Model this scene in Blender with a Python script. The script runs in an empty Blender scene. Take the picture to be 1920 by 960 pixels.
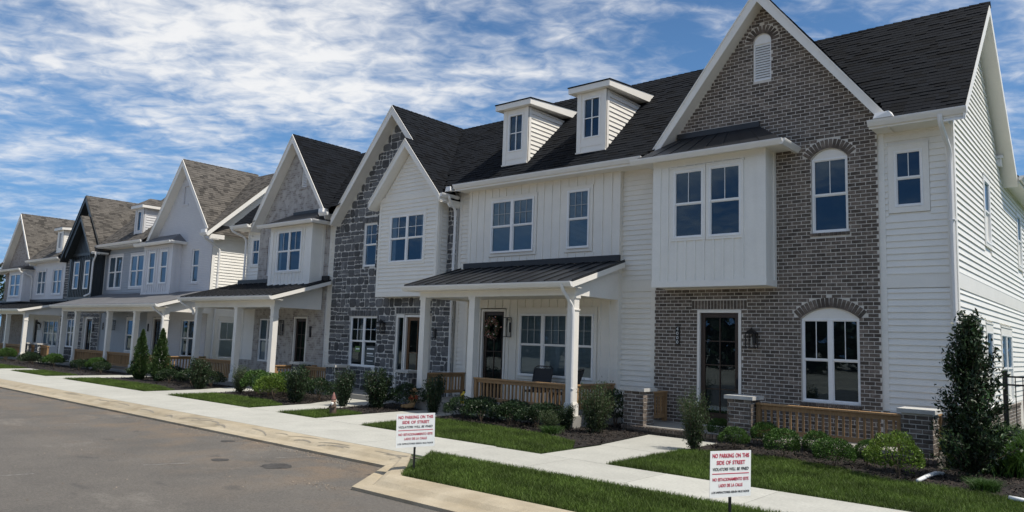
import bpy, math, random
import numpy as np
from mathutils import Vector, Matrix
random.seed(11)
rng = np.random.default_rng(11)
rad = math.radians
scene = bpy.context.scene
COL = scene.collection

# ------------------------------------------------------------------ camera
CAM = np.array([0.0, 0.0, 1.944])
YAW, PITCH, ROLL, FPX = rad(40.65), rad(6.56), rad(1.98), 1402.0
_f = np.array([-math.sin(YAW)*math.cos(PITCH), math.cos(YAW)*math.cos(PITCH), math.sin(PITCH)])
_r = np.array([math.cos(YAW), math.sin(YAW), 0.0])
_u = np.cross(_r, _f)
RT = math.cos(ROLL)*_r + math.sin(ROLL)*_u
UP = -math.sin(ROLL)*_r + math.cos(ROLL)*_u
FW = _f
camd = bpy.data.cameras.new('camera')
camd.sensor_width = 36.0
camd.lens = 36.0*FPX/1920.0
camd.clip_start = 0.1
camd.clip_end = 3000
cam = bpy.data.objects.new('camera', camd)
COL.objects.link(cam)
mw = Matrix.Identity(4)
for i in range(3):
    mw[i][0] = RT[i]; mw[i][1] = UP[i]; mw[i][2] = -FW[i]; mw[i][3] = CAM[i]
cam.matrix_world = mw
scene.camera = cam

def proj(p):
    d = np.asarray(p, float) - CAM
    z = d @ FW
    if z < 0.1: return (-9999, -9999, 0.1)
    return (960 + FPX*(d @ RT)/z, 480 - FPX*(d @ UP)/z, z)
def seen(p, m=0):
    x, y, z = proj(p)
    return -m <= x <= 1920+m and -m <= y <= 960+m

# ------------------------------------------------------------------ light
SUN_AZ, SUN_EL = rad(11), rad(60)          # azimuth from +X (along the row) towards +Y (behind the row)
SUN_DIR = Vector((math.cos(SUN_EL)*math.cos(SUN_AZ), math.cos(SUN_EL)*math.sin(SUN_AZ), math.sin(SUN_EL)))
sl = bpy.data.lights.new('sun', 'SUN')
sl.energy = 2.2
sl.angle = rad(0.53)
sl.color = (1.0, 0.935, 0.83)
sun = bpy.data.objects.new('sun', sl)
COL.objects.link(sun)
sun.rotation_euler = (-SUN_DIR).to_track_quat('-Z', 'Y').to_euler()
sun.location = (30, 20, 40)

scene.view_settings.view_transform = 'Standard'
scene.view_settings.look = 'None'
scene.view_settings.gamma = 1.0
scene.view_settings.exposure = 1.08
scene.view_settings.use_curve_mapping = False

SKY_X, SKY_Y = 0.6, 5.2
W = bpy.data.worlds.new('World')
scene.world = W
W.use_nodes = True
nt = W.node_tree
nt.nodes.clear()
def wn(t, **k):
    n = nt.nodes.new(t)
    for a, b in k.items():
        if a.startswith('i_'):
            n.inputs[a[2:].replace('_', ' ')].default_value = b
        else:
            setattr(n, a, b)
    return n
def wm(op, a, b=None, c=None):
    n = nt.nodes.new('ShaderNodeMath'); n.operation = op
    for i, v in enumerate((a, b, c)):
        if v is None: continue
        if isinstance(v, (int, float)): n.inputs[i].default_value = v
        else: nt.links.new(v, n.inputs[i])
    return n.outputs[0]
sky = wn('ShaderNodeTexSky', sky_type='NISHITA', sun_disc=False, sun_elevation=SUN_EL, sun_rotation=rad(90)-SUN_AZ,
         altitude=150, air_density=1.0, dust_density=0.1, ozone_density=1.2)
tc = wn('ShaderNodeTexCoord')
sep = wn('ShaderNodeSeparateXYZ')
nt.links.new(tc.outputs['Generated'], sep.inputs[0])
den = wm('MAXIMUM', wm('ADD', sep.outputs['Z'], 0.13), 0.06)
px = wm('DIVIDE', sep.outputs['X'], den)
py = wm('DIVIDE', sep.outputs['Y'], den)
cmb = wn('ShaderNodeCombineXYZ')
nt.links.new(px, cmb.inputs[0]); nt.links.new(py, cmb.inputs[1])
def wnoise(scale, detail, rough, rot, sc, dist=0.0, off=(0, 0, 0)):
    mp = wn('ShaderNodeMapping', vector_type='TEXTURE')
    mp.inputs['Rotation'].default_value = (0, 0, rad(rot))
    mp.inputs['Scale'].default_value = (sc[0], sc[1], 1)
    mp.inputs['Location'].default_value = off
    nt.links.new(cmb.outputs[0], mp.inputs[0])
    n = wn('ShaderNodeTexNoise', noise_dimensions='2D')
    n.inputs['Scale'].default_value = scale
    n.inputs['Detail'].default_value = detail
    n.inputs['Roughness'].default_value = rough
    n.inputs['Distortion'].default_value = dist
    nt.links.new(mp.outputs[0], n.inputs['Vector'])
    return n.outputs[0]
big = wnoise(1.0, 2, 0.5, 40, (1.25, 1), 0.3, (SKY_X, SKY_Y, 0))
mid = wnoise(5.0, 6, 0.58, 44, (1.3, 1), 0.3, (0.2, 1.7, 0))
rip = wnoise(17, 4, 0.55, 36, (1.45, 1), 0.4, (5, 2, 0))
cov = wm('ADD', wm('ADD', wm('MULTIPLY', big, 0.95), wm('MULTIPLY', mid, 0.66)), wm('MULTIPLY', rip, 0.44))
mr = wn('ShaderNodeMapRange', interpolation_type='SMOOTHSTEP')
mr.inputs['From Min'].default_value = 0.82
mr.inputs['From Max'].default_value = 1.40
nt.links.new(cov, mr.inputs['Value'])
fade = wn('ShaderNodeMapRange', interpolation_type='SMOOTHSTEP')
fade.inputs['From Min'].default_value = -0.02
fade.inputs['From Max'].default_value = 0.28
fade.inputs['To Min'].default_value = 0.25
fade.inputs['To Max'].default_value = 0.93
nt.links.new(sep.outputs['Z'], fade.inputs['Value'])
mask = wm('MULTIPLY', mr.outputs[0], fade.outputs[0])
shade = wn('ShaderNodeMapRange')
shade.inputs['From Min'].default_value = 0.88
shade.inputs['From Max'].default_value = 1.30
nt.links.new(wm('ADD', wm('MULTIPLY', mid, 0.95), wm('ADD', wm('MULTIPLY', rip, 0.60), wm('MULTIPLY', big, 0.55))), shade.inputs['Value'])
cr = wn('ShaderNodeMix', data_type='RGBA')
cr.inputs[6].default_value = (0.53, 0.57, 0.63, 1)
cr.inputs[7].default_value = (0.71, 0.71, 0.71, 1)
nt.links.new(shade.outputs[0], cr.inputs[0])
b1 = wn('ShaderNodeBackground'); b1.inputs['Strength'].default_value = 0.052
b2 = wn('ShaderNodeBackground'); b2.inputs['Strength'].default_value = 0.63
tint = wn('ShaderNodeVectorMath', operation='MULTIPLY')
tint.inputs[1].default_value = (0.60, 0.86, 1.06)
nt.links.new(sky.outputs[0], tint.inputs[0])
low = wn('ShaderNodeMapRange', interpolation_type='SMOOTHSTEP')
low.inputs['From Min'].default_value = 0.0
low.inputs['From Max'].default_value = 0.45
low.inputs['To Min'].default_value = 0.85
low.inputs['To Max'].default_value = 0.0
nt.links.new(sep.outputs['Z'], low.inputs['Value'])
hz = wn('ShaderNodeMix', data_type='RGBA')
hz.inputs[7].default_value = (1.3, 3.0, 6.0, 1)
nt.links.new(low.outputs[0], hz.inputs[0]); nt.links.new(tint.outputs[0], hz.inputs[6])
nt.links.new(hz.outputs[2], b1.inputs['Color'])
nt.links.new(cr.outputs[2], b2.inputs['Color'])
mx = wn('ShaderNodeMixShader')
nt.links.new(mask, mx.inputs[0]); nt.links.new(b1.outputs[0], mx.inputs[1]); nt.links.new(b2.outputs[0], mx.inputs[2])
wo = wn('ShaderNodeOutputWorld')
nt.links.new(mx.outputs[0], wo.inputs['Surface'])

# ------------------------------------------------------------------ materials
MATS = {}
def mat(name, col, rough=0.6, var=0.0, vscale=3.0, bump=0.0, bscale=60.0, spec=0.5, metal=0.0, tone=False,
        col2=None, stretch=None, fine=0.0, fscale=150.0, coat=0.0, translucent=0.0, detail=4.0, mixlo=0.35, mixhi=0.65):
    m = bpy.data.materials.new(name); m.use_nodes = True
    t = m.node_tree; N = t.nodes; L = t.links
    bs = N['Principled BSDF']
    bs.inputs['Roughness'].default_value = rough
    bs.inputs['Metallic'].default_value = metal
    bs.inputs['Specular IOR Level'].default_value = spec
    bs.inputs['Coat Weight'].default_value = coat
    geo = N.new('ShaderNodeNewGeometry')
    vec = geo.outputs['Position']
    if stretch:
        mp = N.new('ShaderNodeMapping'); mp.inputs['Scale'].default_value = stretch
        L.new(vec, mp.inputs[0]); vec = mp.outputs[0]
    cur = None
    def noise(sc, det=4.0, r=0.6):
        n = N.new('ShaderNodeTexNoise'); n.inputs['Scale'].default_value = sc
        n.inputs['Detail'].default_value = det; n.inputs['Roughness'].default_value = r
        L.new(vec, n.inputs['Vector']); return n.outputs[0]
    def mul(colsock, facsock):
        mm = N.new('ShaderNodeVectorMath'); mm.operation = 'SCALE'
        L.new(colsock, mm.inputs[0]); L.new(facsock, mm.inputs['Scale']); return mm.outputs[0]
    rgb = N.new('ShaderNodeRGB'); rgb.outputs[0].default_value = (*col, 1); cur = rgb.outputs[0]
    if col2 is not None:
        mr = N.new('ShaderNodeMapRange'); mr.inputs['From Min'].default_value = mixlo; mr.inputs['From Max'].default_value = mixhi
        L.new(noise(vscale, detail), mr.inputs['Value'])
        mxn = N.new('ShaderNodeMix'); mxn.data_type = 'RGBA'
        L.new(mr.outputs[0], mxn.inputs[0]); L.new(cur, mxn.inputs[6]); mxn.inputs[7].default_value = (*col2, 1)
        cur = mxn.outputs[2]
    if var > 0:
        mr = N.new('ShaderNodeMapRange'); mr.inputs['From Min'].default_value = 0.3; mr.inputs['From Max'].default_value = 0.7
        mr.inputs['To Min'].default_value = 1-var; mr.inputs['To Max'].default_value = 1+var
        L.new(noise(vscale*1.7, detail), mr.inputs['Value']); cur = mul(cur, mr.outputs[0])
    if fine > 0:
        mr = N.new('ShaderNodeMapRange'); mr.inputs['From Min'].default_value = 0.3; mr.inputs['From Max'].default_value = 0.7
        mr.inputs['To Min'].default_value = 1-fine; mr.inputs['To Max'].default_value = 1+fine
        L.new(noise(fscale, 2.0), mr.inputs['Value']); cur = mul(cur, mr.outputs[0])
    if tone:
        at = N.new('ShaderNodeAttribute'); at.attribute_name = 'tone'
        cur = mul(cur, at.outputs['Fac'])
    L.new(cur, bs.inputs['Base Color'])
    if bump > 0:
        bp = N.new('ShaderNodeBump'); bp.inputs['Strength'].default_value = bump; bp.inputs['Distance'].default_value = 0.01
        L.new(noise(bscale, 3.0), bp.inputs['Height']); L.new(bp.outputs[0], bs.inputs['Normal'])
    if translucent > 0:
        tr = N.new('ShaderNodeBsdfTranslucent'); L.new(cur, tr.inputs[0])
        ms = N.new('ShaderNodeMixShader'); ms.inputs[0].default_value = translucent
        L.new(bs.outputs[0], ms.inputs[1]); L.new(tr.outputs[0], ms.inputs[2])
        L.new(ms.outputs[0], N['Material Output'].inputs['Surface'])
    MATS[name] = m
    return m
def glassmat(name, ior, inner):
    m = bpy.data.materials.new(name); m.use_nodes = True
    t = m.node_tree; N = t.nodes; L = t.links; N.clear()
    fr = N.new('ShaderNodeFresnel'); fr.inputs['IOR'].default_value = ior
    gl = N.new('ShaderNodeBsdfGlossy'); gl.inputs['Roughness'].default_value = 0.015; gl.inputs['Color'].default_value = (0.54, 0.74, 0.95, 1)
    tr = N.new('ShaderNodeBsdfTransparent'); tr.inputs['Color'].default_value = (*inner, 1)
    geo = N.new('ShaderNodeNewGeometry'); nz = N.new('ShaderNodeTexNoise'); nz.inputs['Scale'].default_value = 1.3
    L.new(geo.outputs['Position'], nz.inputs['Vector'])
    bp = N.new('ShaderNodeBump'); bp.inputs['Strength'].default_value = 0.06; bp.inputs['Distance'].default_value = 0.02
    L.new(nz.outputs[0], bp.inputs['Height']); L.new(bp.outputs[0], gl.inputs['Normal'])
    ms = N.new('ShaderNodeMixShader'); L.new(fr.outputs[0], ms.inputs[0]); L.new(tr.outputs[0], ms.inputs[1]); L.new(gl.outputs[0], ms.inputs[2])
    o = N.new('ShaderNodeOutputMaterial'); L.new(ms.outputs[0], o.inputs['Surface'])
    MATS[name] = m
    return m
glassmat('glass', 1.8, (0.8, 0.88, 0.9))
mat('brick', (0.128, 0.103, 0.084), 0.9, var=0.22, vscale=9, bump=0.5, bscale=120, tone=True, col2=(0.225, 0.19, 0.162), fine=0.25, fscale=60, mixlo=0.45, mixhi=0.8)
mat('mortar', (0.64, 0.60, 0.54), 0.95, var=0.12, vscale=4, bump=0.4, bscale=150)
mat('stone', (0.115, 0.117, 0.12), 0.85, var=0.3, vscale=6, bump=0.6, bscale=45, tone=True, fine=0.25, fscale=70)
mat('stone_mortar', (0.60, 0.585, 0.55), 0.95, var=0.12, vscale=5, bump=0.4, bscale=120)
for nm, c in (('white', (0.82, 0.80, 0.745)), ('cream', (0.81, 0.775, 0.70)), ('white_vinyl', (0.86, 0.855, 0.84)), ('trim', (0.81, 0.78, 0.72)),
              ('pale_grey', (0.60, 0.60, 0.61)), ('grey_blue', (0.34, 0.365, 0.395)), ('lilac_white', (0.66, 0.655, 0.665))):
    mat(nm, c, 0.45, var=0.035, vscale=1.3, fine=0.02, fscale=30, bump=0.05, bscale=60)
mat('aluminium', (0.77, 0.76, 0.74), 0.35, var=0.03, vscale=2, spec=0.5)
mat('charcoal_paint', (0.022, 0.027, 0.030), 0.4, var=0.1, vscale=2)
mat('shingle_dark', (0.0060, 0.0078, 0.0112), 0.95, spec=0.2, var=0.15, vscale=1.5, bump=0.5, bscale=250, tone=True, fine=0.35, fscale=90)
mat('shingle_brown', (0.098, 0.088, 0.076), 0.92, var=0.2, vscale=1.5, bump=0.5, bscale=250, tone=True, fine=0.3, fscale=90)
mat('metal_dark', (0.028, 0.030, 0.034), 0.38, var=0.15, vscale=2, metal=0.3)
mat('membrane_grey', (0.13, 0.13, 0.135), 0.7, var=0.15, vscale=1.2)
mat('cedar', (0.36, 0.215, 0.10), 0.7, var=0.22, vscale=4, stretch=(8, 8, 1.2), fine=0.15, fscale=40, bump=0.2, bscale=80, tone=True)
mat('dark_wood', (0.035, 0.020, 0.013), 0.35, var=0.25, vscale=6, stretch=(9, 9, 1))
mat('honey_wood', (0.13, 0.065, 0.027), 0.4, var=0.25, vscale=6, stretch=(9, 9, 1))
mat('black_metal', (0.010, 0.010, 0.011), 0.4)
mat('interior', (0.012, 0.014, 0.017), 0.9, var=0.5, vscale=1.2)
mat('blind', (0.33, 0.37, 0.39), 0.6)
mat('curtain', (0.34, 0.37, 0.40), 0.8, var=0.15, vscale=9, stretch=(4, 4, 0.3))
mat('concrete_walk', (0.43, 0.425, 0.38), 0.85, var=0.08, vscale=0.9, fine=0.09, fscale=22, bump=0.15, bscale=180, tone=True)
mat('concrete_porch', (0.30, 0.29, 0.265), 0.85, var=0.12, vscale=2, bump=0.2, bscale=120)
mat('concrete_cap', (0.50, 0.49, 0.46), 0.85, var=0.1, vscale=5, bump=0.2, bscale=120)
mat('pumpkin', (0.45, 0.10, 0.03), 0.5, var=0.1)
mat('straw', (0.42, 0.26, 0.12), 0.8, var=0.2, vscale=12)
mat('orange_cloth', (0.55, 0.10, 0.045), 0.8, var=0.2, vscale=12)
mat('yellow_plastic', (0.62, 0.42, 0.015), 0.4)
mat('gnome_red', (0.22, 0.10, 0.085), 0.6)
mat('gnome_skin', (0.45, 0.28, 0.2), 0.6)
mat('gnome_coat', (0.10, 0.07, 0.05), 0.7, var=0.2, vscale=20)
mat('sign_white', (0.80, 0.82, 0.81), 0.35, var=0.03, vscale=5)
mat('sign_red', (0.50, 0.008, 0.05), 0.4)
mat('sign_black', (0.012, 0.013, 0.016), 0.4)
mat('card_green', (0.10, 0.20, 0.05), 0.5)
mat('poster', (0.06, 0.075, 0.08), 0.5)
mat('pvc', (0.78, 0.79, 0.78), 0.4)
mat('mesh_fabric', (0.03, 0.032, 0.036), 0.8)
mat('grass', (0.090, 0.140, 0.026), 0.6, var=0.35, vscale=0.9, tone=True, translucent=0.35, spec=0.3)
mat('turf', (0.040, 0.062, 0.016), 0.95, var=0.4, vscale=2.0, fine=0.3, fscale=30)
mat('mulch', (0.013, 0.010, 0.008), 0.95, var=0.5, vscale=14, fine=0.6, fscale=70, bump=1.0, bscale=60)
mat('mulch_chip', (0.019, 0.014, 0.011), 0.95, tone=True)
mat('bark', (0.09, 0.065, 0.045), 0.9, var=0.2, vscale=12)
mat('leaf_box', (0.050, 0.105, 0.020), 0.5, tone=True, translucent=0.25, spec=0.4)
mat('leaf_yellow', (0.10, 0.16, 0.024), 0.5, tone=True, translucent=0.3, spec=0.4)
mat('leaf_holly', (0.020, 0.040, 0.014), 0.48, tone=True, translucent=0.12, spec=0.35)
mat('leaf_olive', (0.058, 0.088, 0.034), 0.5, tone=True, translucent=0.25, spec=0.4)
mat('leaf_cone', (0.045, 0.085, 0.022), 0.55, tone=True, translucent=0.2)
mat('leaf_far', (0.022, 0.045, 0.014), 0.6, tone=True, translucent=0.2)
mat('petal', (0.80, 0.78, 0.74), 0.6)
mat('petal_pink', (0.52, 0.27, 0.24), 0.6, tone=True)

mat('asphalt_dark', (0.058, 0.054, 0.05), 0.95, var=0.3, vscale=4, fine=0.3, fscale=140, bump=0.5, bscale=140)
mat('candle', (0.35, 0.33, 0.28), 0.6)
mat('chalk', (0.30, 0.29, 0.27), 0.9, var=0.4, vscale=8, fine=0.5, fscale=90)
mat('grit', (0.17, 0.14, 0.11), 0.9, tone=True)
mat('muntin_grey', (0.42, 0.43, 0.43), 0.5)
mat('bare_earth', (0.38, 0.315, 0.225), 0.95, var=0.25, vscale=0.15, fine=0.2, fscale=4)
def brickproc(name, c1, c2, mort, bump=0.6, wash=None, axis='XZ', sc=1.0):
    m = bpy.data.materials.new(name); m.use_nodes = True
    t = m.node_tree; N = t.nodes; L = t.links; bs = N['Principled BSDF']
    bs.inputs['Roughness'].default_value = 0.9
    geo = N.new('ShaderNodeNewGeometry'); sp = N.new('ShaderNodeSeparateXYZ'); L.new(geo.outputs['Position'], sp.inputs[0])
    ad = N.new('ShaderNodeMath'); ad.operation = 'ADD'; L.new(sp.outputs['X'], ad.inputs[0]); L.new(sp.outputs['Y'], ad.inputs[1])
    cb = N.new('ShaderNodeCombineXYZ'); L.new(ad.outputs[0], cb.inputs[0]); L.new(sp.outputs['Z'], cb.inputs[1])
    bt = N.new('ShaderNodeTexBrick'); L.new(cb.outputs[0], bt.inputs['Vector'])
    bt.inputs['Scale'].default_value = 1.0; bt.inputs['Brick Width'].default_value = 0.203*sc; bt.inputs['Row Height'].default_value = 0.081*sc
    bt.inputs['Mortar Size'].default_value = 0.006; bt.inputs['Mortar Smooth'].default_value = 0.3; bt.inputs['Bias'].default_value = -0.1
    bt.inputs['Color1'].default_value = (*c1, 1); bt.inputs['Color2'].default_value = (*c2, 1); bt.inputs['Mortar'].default_value = (*mort, 1)
    cur = bt.outputs['Color']
    if wash:
        n = N.new('ShaderNodeTexNoise'); n.inputs['Scale'].default_value = 5; n.inputs['Detail'].default_value = 5; L.new(geo.outputs['Position'], n.inputs['Vector'])
        mr = N.new('ShaderNodeMapRange'); mr.inputs['From Min'].default_value = 0.42; mr.inputs['From Max'].default_value = 0.6; L.new(n.outputs[0], mr.inputs['Value'])
        mx = N.new('ShaderNodeMix'); mx.data_type = 'RGBA'; L.new(mr.outputs[0], mx.inputs[0]); L.new(cur, mx.inputs[6]); mx.inputs[7].default_value = (*wash, 1); cur = mx.outputs[2]
    L.new(cur, bs.inputs['Base Color'])
    if bump:
        bp = N.new('ShaderNodeBump'); bp.inputs['Strength'].default_value = bump; bp.inputs['Distance'].default_value = 0.008
        iv = N.new('ShaderNodeMath'); iv.operation = 'SUBTRACT'; iv.inputs[0].default_value = 1.0; L.new(bt.outputs['Fac'], iv.inputs[1])
        L.new(iv.outputs[0], bp.inputs['Height']); L.new(bp.outputs[0], bs.inputs['Normal'])
    MATS[name] = m
brickproc('brick_washed', (0.24, 0.215, 0.20), (0.42, 0.39, 0.365), (0.50, 0.485, 0.455), wash=(0.47, 0.45, 0.425))
brickproc('brick_painted', (0.62, 0.62, 0.635), (0.65, 0.65, 0.665), (0.58, 0.58, 0.595), bump=0.8)
brickproc('brick_tan', (0.20, 0.165, 0.145), (0.40, 0.36, 0.33), (0.48, 0.46, 0.43), wash=(0.36, 0.32, 0.29))
brickproc('brick_base', (0.19, 0.165, 0.15), (0.33, 0.30, 0.275), (0.55, 0.53, 0.49), bump=0.8)

def asphalt():
    m = bpy.data.materials.new('asphalt'); m.use_nodes = True
    t = m.node_tree; N = t.nodes; L = t.links; bs = N['Principled BSDF']; bs.inputs['Roughness'].default_value = 0.9
    geo = N.new('ShaderNodeNewGeometry'); P = geo.outputs['Position']
    def noise(sc, det=5, r=0.6, st=None, dist=0.0):
        v = P
        if st:
            mp = N.new('ShaderNodeMapping'); mp.inputs['Scale'].default_value = st; L.new(P, mp.inputs[0]); v = mp.outputs[0]
        n = N.new('ShaderNodeTexNoise'); n.inputs['Scale'].default_value = sc; n.inputs['Detail'].default_value = det
        n.inputs['Roughness'].default_value = r; n.inputs['Distortion'].default_value = dist; L.new(v, n.inputs['Vector']); return n.outputs[0]
    def rng_(s, a, b, c=0.0, d=1.0):
        mr = N.new('ShaderNodeMapRange'); mr.inputs['From Min'].default_value = a; mr.inputs['From Max'].default_value = b
        mr.inputs['To Min'].default_value = c; mr.inputs['To Max'].default_value = d; L.new(s, mr.inputs['Value']); return mr.outputs[0]
    def mix(f, a, bcol):
        mx = N.new('ShaderNodeMix'); mx.data_type = 'RGBA'; L.new(f, mx.inputs[0])
        if isinstance(a, tuple): mx.inputs[6].default_value = (*a, 1)
        else: L.new(a, mx.inputs[6])
        mx.inputs[7].default_value = (*bcol, 1); return mx.outputs[2]
    def mulf(a, b):
        n = N.new('ShaderNodeMath'); n.operation = 'MULTIPLY'
        for i, v in enumerate((a, b)):
            if isinstance(v, float): n.inputs[i].default_value = v
            else: L.new(v, n.inputs[i])
        return n.outputs[0]
    sep = N.new('ShaderNodeSeparateXYZ'); L.new(P, sep.inputs[0])
    c = mix(rng_(noise(0.7, 6), 0.35, 0.65), (0.105, 0.096, 0.084), (0.135, 0.122, 0.105))
    # dust gathered along the gutter and sandy drifts
    near = rng_(sep.outputs['Y'], 4.6, 7.9)
    c = mix(mulf(mulf(rng_(noise(0.9, 6, 0.65), 0.46, 0.66), near), 0.75), c, (0.20, 0.142, 0.090))
    c = mix(mulf(rng_(noise(0.45, 6, 0.7, (1, 1.8, 1)), 0.58, 0.72), 0.5), c, (0.235, 0.215, 0.185))
    # darker oil and tar spots
    c = mix(mulf(rng_(noise(1.6, 4, 0.5, (0.7, 1.3, 1)), 0.64, 0.70), 0.45), c, (0.055, 0.052, 0.050))
    # chalky scuffs along the lane
    c = mix(mulf(rng_(noise(1.0, 7, 0.75, (0.22, 5.0, 1), 0.6), 0.665, 0.72), 0.4), c, (0.34, 0.33, 0.31))
    fin = rng_(noise(42, 5, 0.75), 0.3, 0.7, 0.62, 1.38)
    mm = N.new('ShaderNodeVectorMath'); mm.operation = 'SCALE'; L.new(c, mm.inputs[0]); L.new(fin, mm.inputs['Scale'])
    L.new(mm.outputs[0], bs.inputs['Base Color'])
    bp = N.new('ShaderNodeBump'); bp.inputs['Strength'].default_value = 0.7; bp.inputs['Distance'].default_value = 0.006
    L.new(noise(140, 3), bp.inputs['Height']); L.new(bp.outputs[0], bs.inputs['Normal'])
    MATS['asphalt'] = m
asphalt()
mat('kerb', (0.35, 0.292, 0.20), 0.9, var=0.14, vscale=1.4, col2=(0.41, 0.355, 0.26), fine=0.15, fscale=80, bump=0.25, bscale=140, tone=True)
mat('tyre_mark', (0.24, 0.215, 0.17), 0.9, var=0.2, vscale=9)

# ------------------------------------------------------------------ mesh helpers
EACH = {'corner_board','skirt_board','rake_board','soffit','fascia','newel','frieze_board','sill','strap','sheathing','curtain','mullion','side_vent','gourds'}
class MB:
    def __init__(s): s.v = []; s.f = []; s.t = []; s.p = []
    def add(s, vs, fs, tone=1.0):
        o = len(s.v); s.p.append((o, len(s.f))); s.v.extend(vs); s.t.extend([tone]*len(vs))
        s.f.extend([tuple(i+o for i in q) for q in fs]); return s
    def hexa(s, p, tone=1.0):      # p: 8 points, bottom 4 then top 4
        return s.add(p, [(3,2,1,0),(4,5,6,7),(0,1,5,4),(1,2,6,5),(2,3,7,6),(3,0,4,7)], tone)
    def box(s, fr, u0, u1, d0, d1, z0, z1, tone=1.0):
        return s.hexa([fr(u0,d0,z0),fr(u1,d0,z0),fr(u1,d1,z0),fr(u0,d1,z0),fr(u0,d0,z1),fr(u1,d0,z1),fr(u1,d1,z1),fr(u0,d1,z1)], tone)
    def prism(s, fr, pts, d0, d1, tone=1.0):      # pts polygon in (u,z)
        n = len(pts)
        vs = [fr(u,d0,z) for u,z in pts] + [fr(u,d1,z) for u,z in pts]
        fs = [tuple(range(n)), tuple(range(2*n-1, n-1, -1))] + [(i,(i+1)%n,n+(i+1)%n,n+i) for i in range(n)]
        return s.add(vs, fs, tone)
    def extrude(s, prof, p, q, out, up=(0,0,1), tone=1.0):   # profile points (a along out, b along up) from p to q
        p = np.array(p,float); q = np.array(q,float); out = np.array(out,float); up = np.array(up,float)
        n = len(prof)
        vs = [tuple(p+out*a+up*b) for a,b in prof] + [tuple(q+out*a+up*b) for a,b in prof]
        fs = [tuple(range(n)), tuple(range(2*n-1,n-1,-1))] + [(i,(i+1)%n,n+(i+1)%n,n+i) for i in range(n)]
        return s.add(vs, fs, tone)
    def tube(s, path, r, n=8, tone=1.0, r2=None, square=False):
        P = [Vector(p) for p in path]; rings = []
        for i, p in enumerate(P):
            d = (P[min(i+1,len(P)-1)] - P[max(i-1,0)])
            d = d.normalized() if d.length > 1e-9 else Vector((0,0,1))
            a = Vector((1,0,0)) if abs(d.x) < 0.75 else Vector((0,1,0))
            e1 = (a - d*a.dot(d)).normalized(); e2 = d.cross(e1)
            rr = r if r2 is None else r + (r2-r)*i/max(1,len(P)-1)
            ring = []
            for k in range(n):
                th = 2*math.pi*(k+0.5)/n
                f = rr
                if square: f = rr/max(abs(math.cos(th)), abs(math.sin(th)))
                ring.append(tuple(p + e1*f*math.cos(th) + e2*f*math.sin(th)))
            rings.append(ring)
        vs = [v for ring in rings for v in ring]; fs = []
        for i in range(len(P)-1):
            for k in range(n):
                a = i*n+k; b = i*n+(k+1)%n
                fs.append((a,b,b+n,a+n))
        fs.append(tuple(range(n-1,-1,-1))); fs.append(tuple(range((len(P)-1)*n, len(P)*n)))
        return s.add(vs, fs, tone)
    def lathe(s, c, prof, n=16, tone=1.0):   # prof (r,z)
        vs = []; fs = []
        for r, z in prof:
            for k in range(n):
                th = 2*math.pi*k/n; vs.append((c[0]+r*math.cos(th), c[1]+r*math.sin(th), c[2]+z))
        for i in range(len(prof)-1):
            for k in range(n):
                a=i*n+k; b=i*n+(k+1)%n; fs.append((a,b,b+n,a+n))
        fs.append(tuple(range(n-1,-1,-1))); fs.append(tuple(range((len(prof)-1)*n, len(prof)*n)))
        return s.add(vs, fs, tone)
    def mesh(s, name, m):
        me = bpy.data.meshes.new(name); me.from_pydata(s.v, [], s.f)
        at = me.attributes.new('tone', 'FLOAT', 'POINT'); at.data.foreach_set('value', np.array(s.t, dtype=np.float32))
        me.materials.append(MATS[m] if isinstance(m, str) else m); return me
    def build(s, name, m, parent=None, smooth=False, kind=None, each=False):
        if (each or name in EACH) and len(s.p) > 1 and kind is None:
            q = s.p+[(len(s.v), len(s.f))]; o = None
            for (v0,f0),(v1,f1) in zip(q[:-1],q[1:]):
                b = MB(); b.add(s.v[v0:v1], [tuple(i-v0 for i in f) for f in s.f[f0:f1]]); b.t = list(s.t[v0:v1]); o = b.build(name, m, parent, smooth)
            return o
        me = s.mesh(name, m)
        if smooth: me.polygons.foreach_set('use_smooth', [True]*len(me.polygons))
        return link(name, me, parent, kind)
def link(name, me, parent=None, kind=None):
    o = bpy.data.objects.new(name, me); COL.objects.link(o)
    if parent is not None: attach(o, parent)
    if kind: o['kind'] = kind
    return o
def attach(o, parent):
    o.parent = parent
    if parent.type == 'EMPTY' and parent.get('_root'):
        o.matrix_parent_inverse = Matrix.Translation(-Vector(parent.location))
def root(name, loc, label, cat, group=None):
    e = bpy.data.objects.new(name, None); COL.objects.link(e)
    e.empty_display_size = 0.3; e.location = loc; e['_root'] = 1
    e['label'] = label; e['category'] = cat
    if group: e['group'] = group
    return e
def tag(o, label, cat, group=None):
    o['label'] = label; o['category'] = cat
    if group: o['group'] = group
    return o
def struct(o): o['kind'] = 'structure'; return o
def Front(Y): return lambda u, d, z: (u, Y+d, z)
def Side(X): return lambda u, d, z: (X-d, u, z)
WORLD = lambda u, d, z: (u, d, z)
def arr_mesh(name, V, F, tone, m, uvn=None):
    V = np.asarray(V, np.float32); F = np.asarray(F, np.int32)
    me = bpy.data.meshes.new(name); nf, k = F.shape
    me.vertices.add(len(V)); me.vertices.foreach_set('co', V.ravel())
    me.loops.add(nf*k); me.loops.foreach_set('vertex_index', F.ravel())
    me.polygons.add(nf); me.polygons.foreach_set('loop_start', np.arange(0, nf*k, k, dtype=np.int32))
    try: me.polygons.foreach_set('loop_total', np.full(nf, k, dtype=np.int32))
    except Exception: pass
    me.update(calc_edges=True)
    at = me.attributes.new('tone', 'FLOAT', 'POINT'); at.data.foreach_set('value', np.asarray(tone, np.float32))
    me.materials.append(MATS[m]); return me

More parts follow.
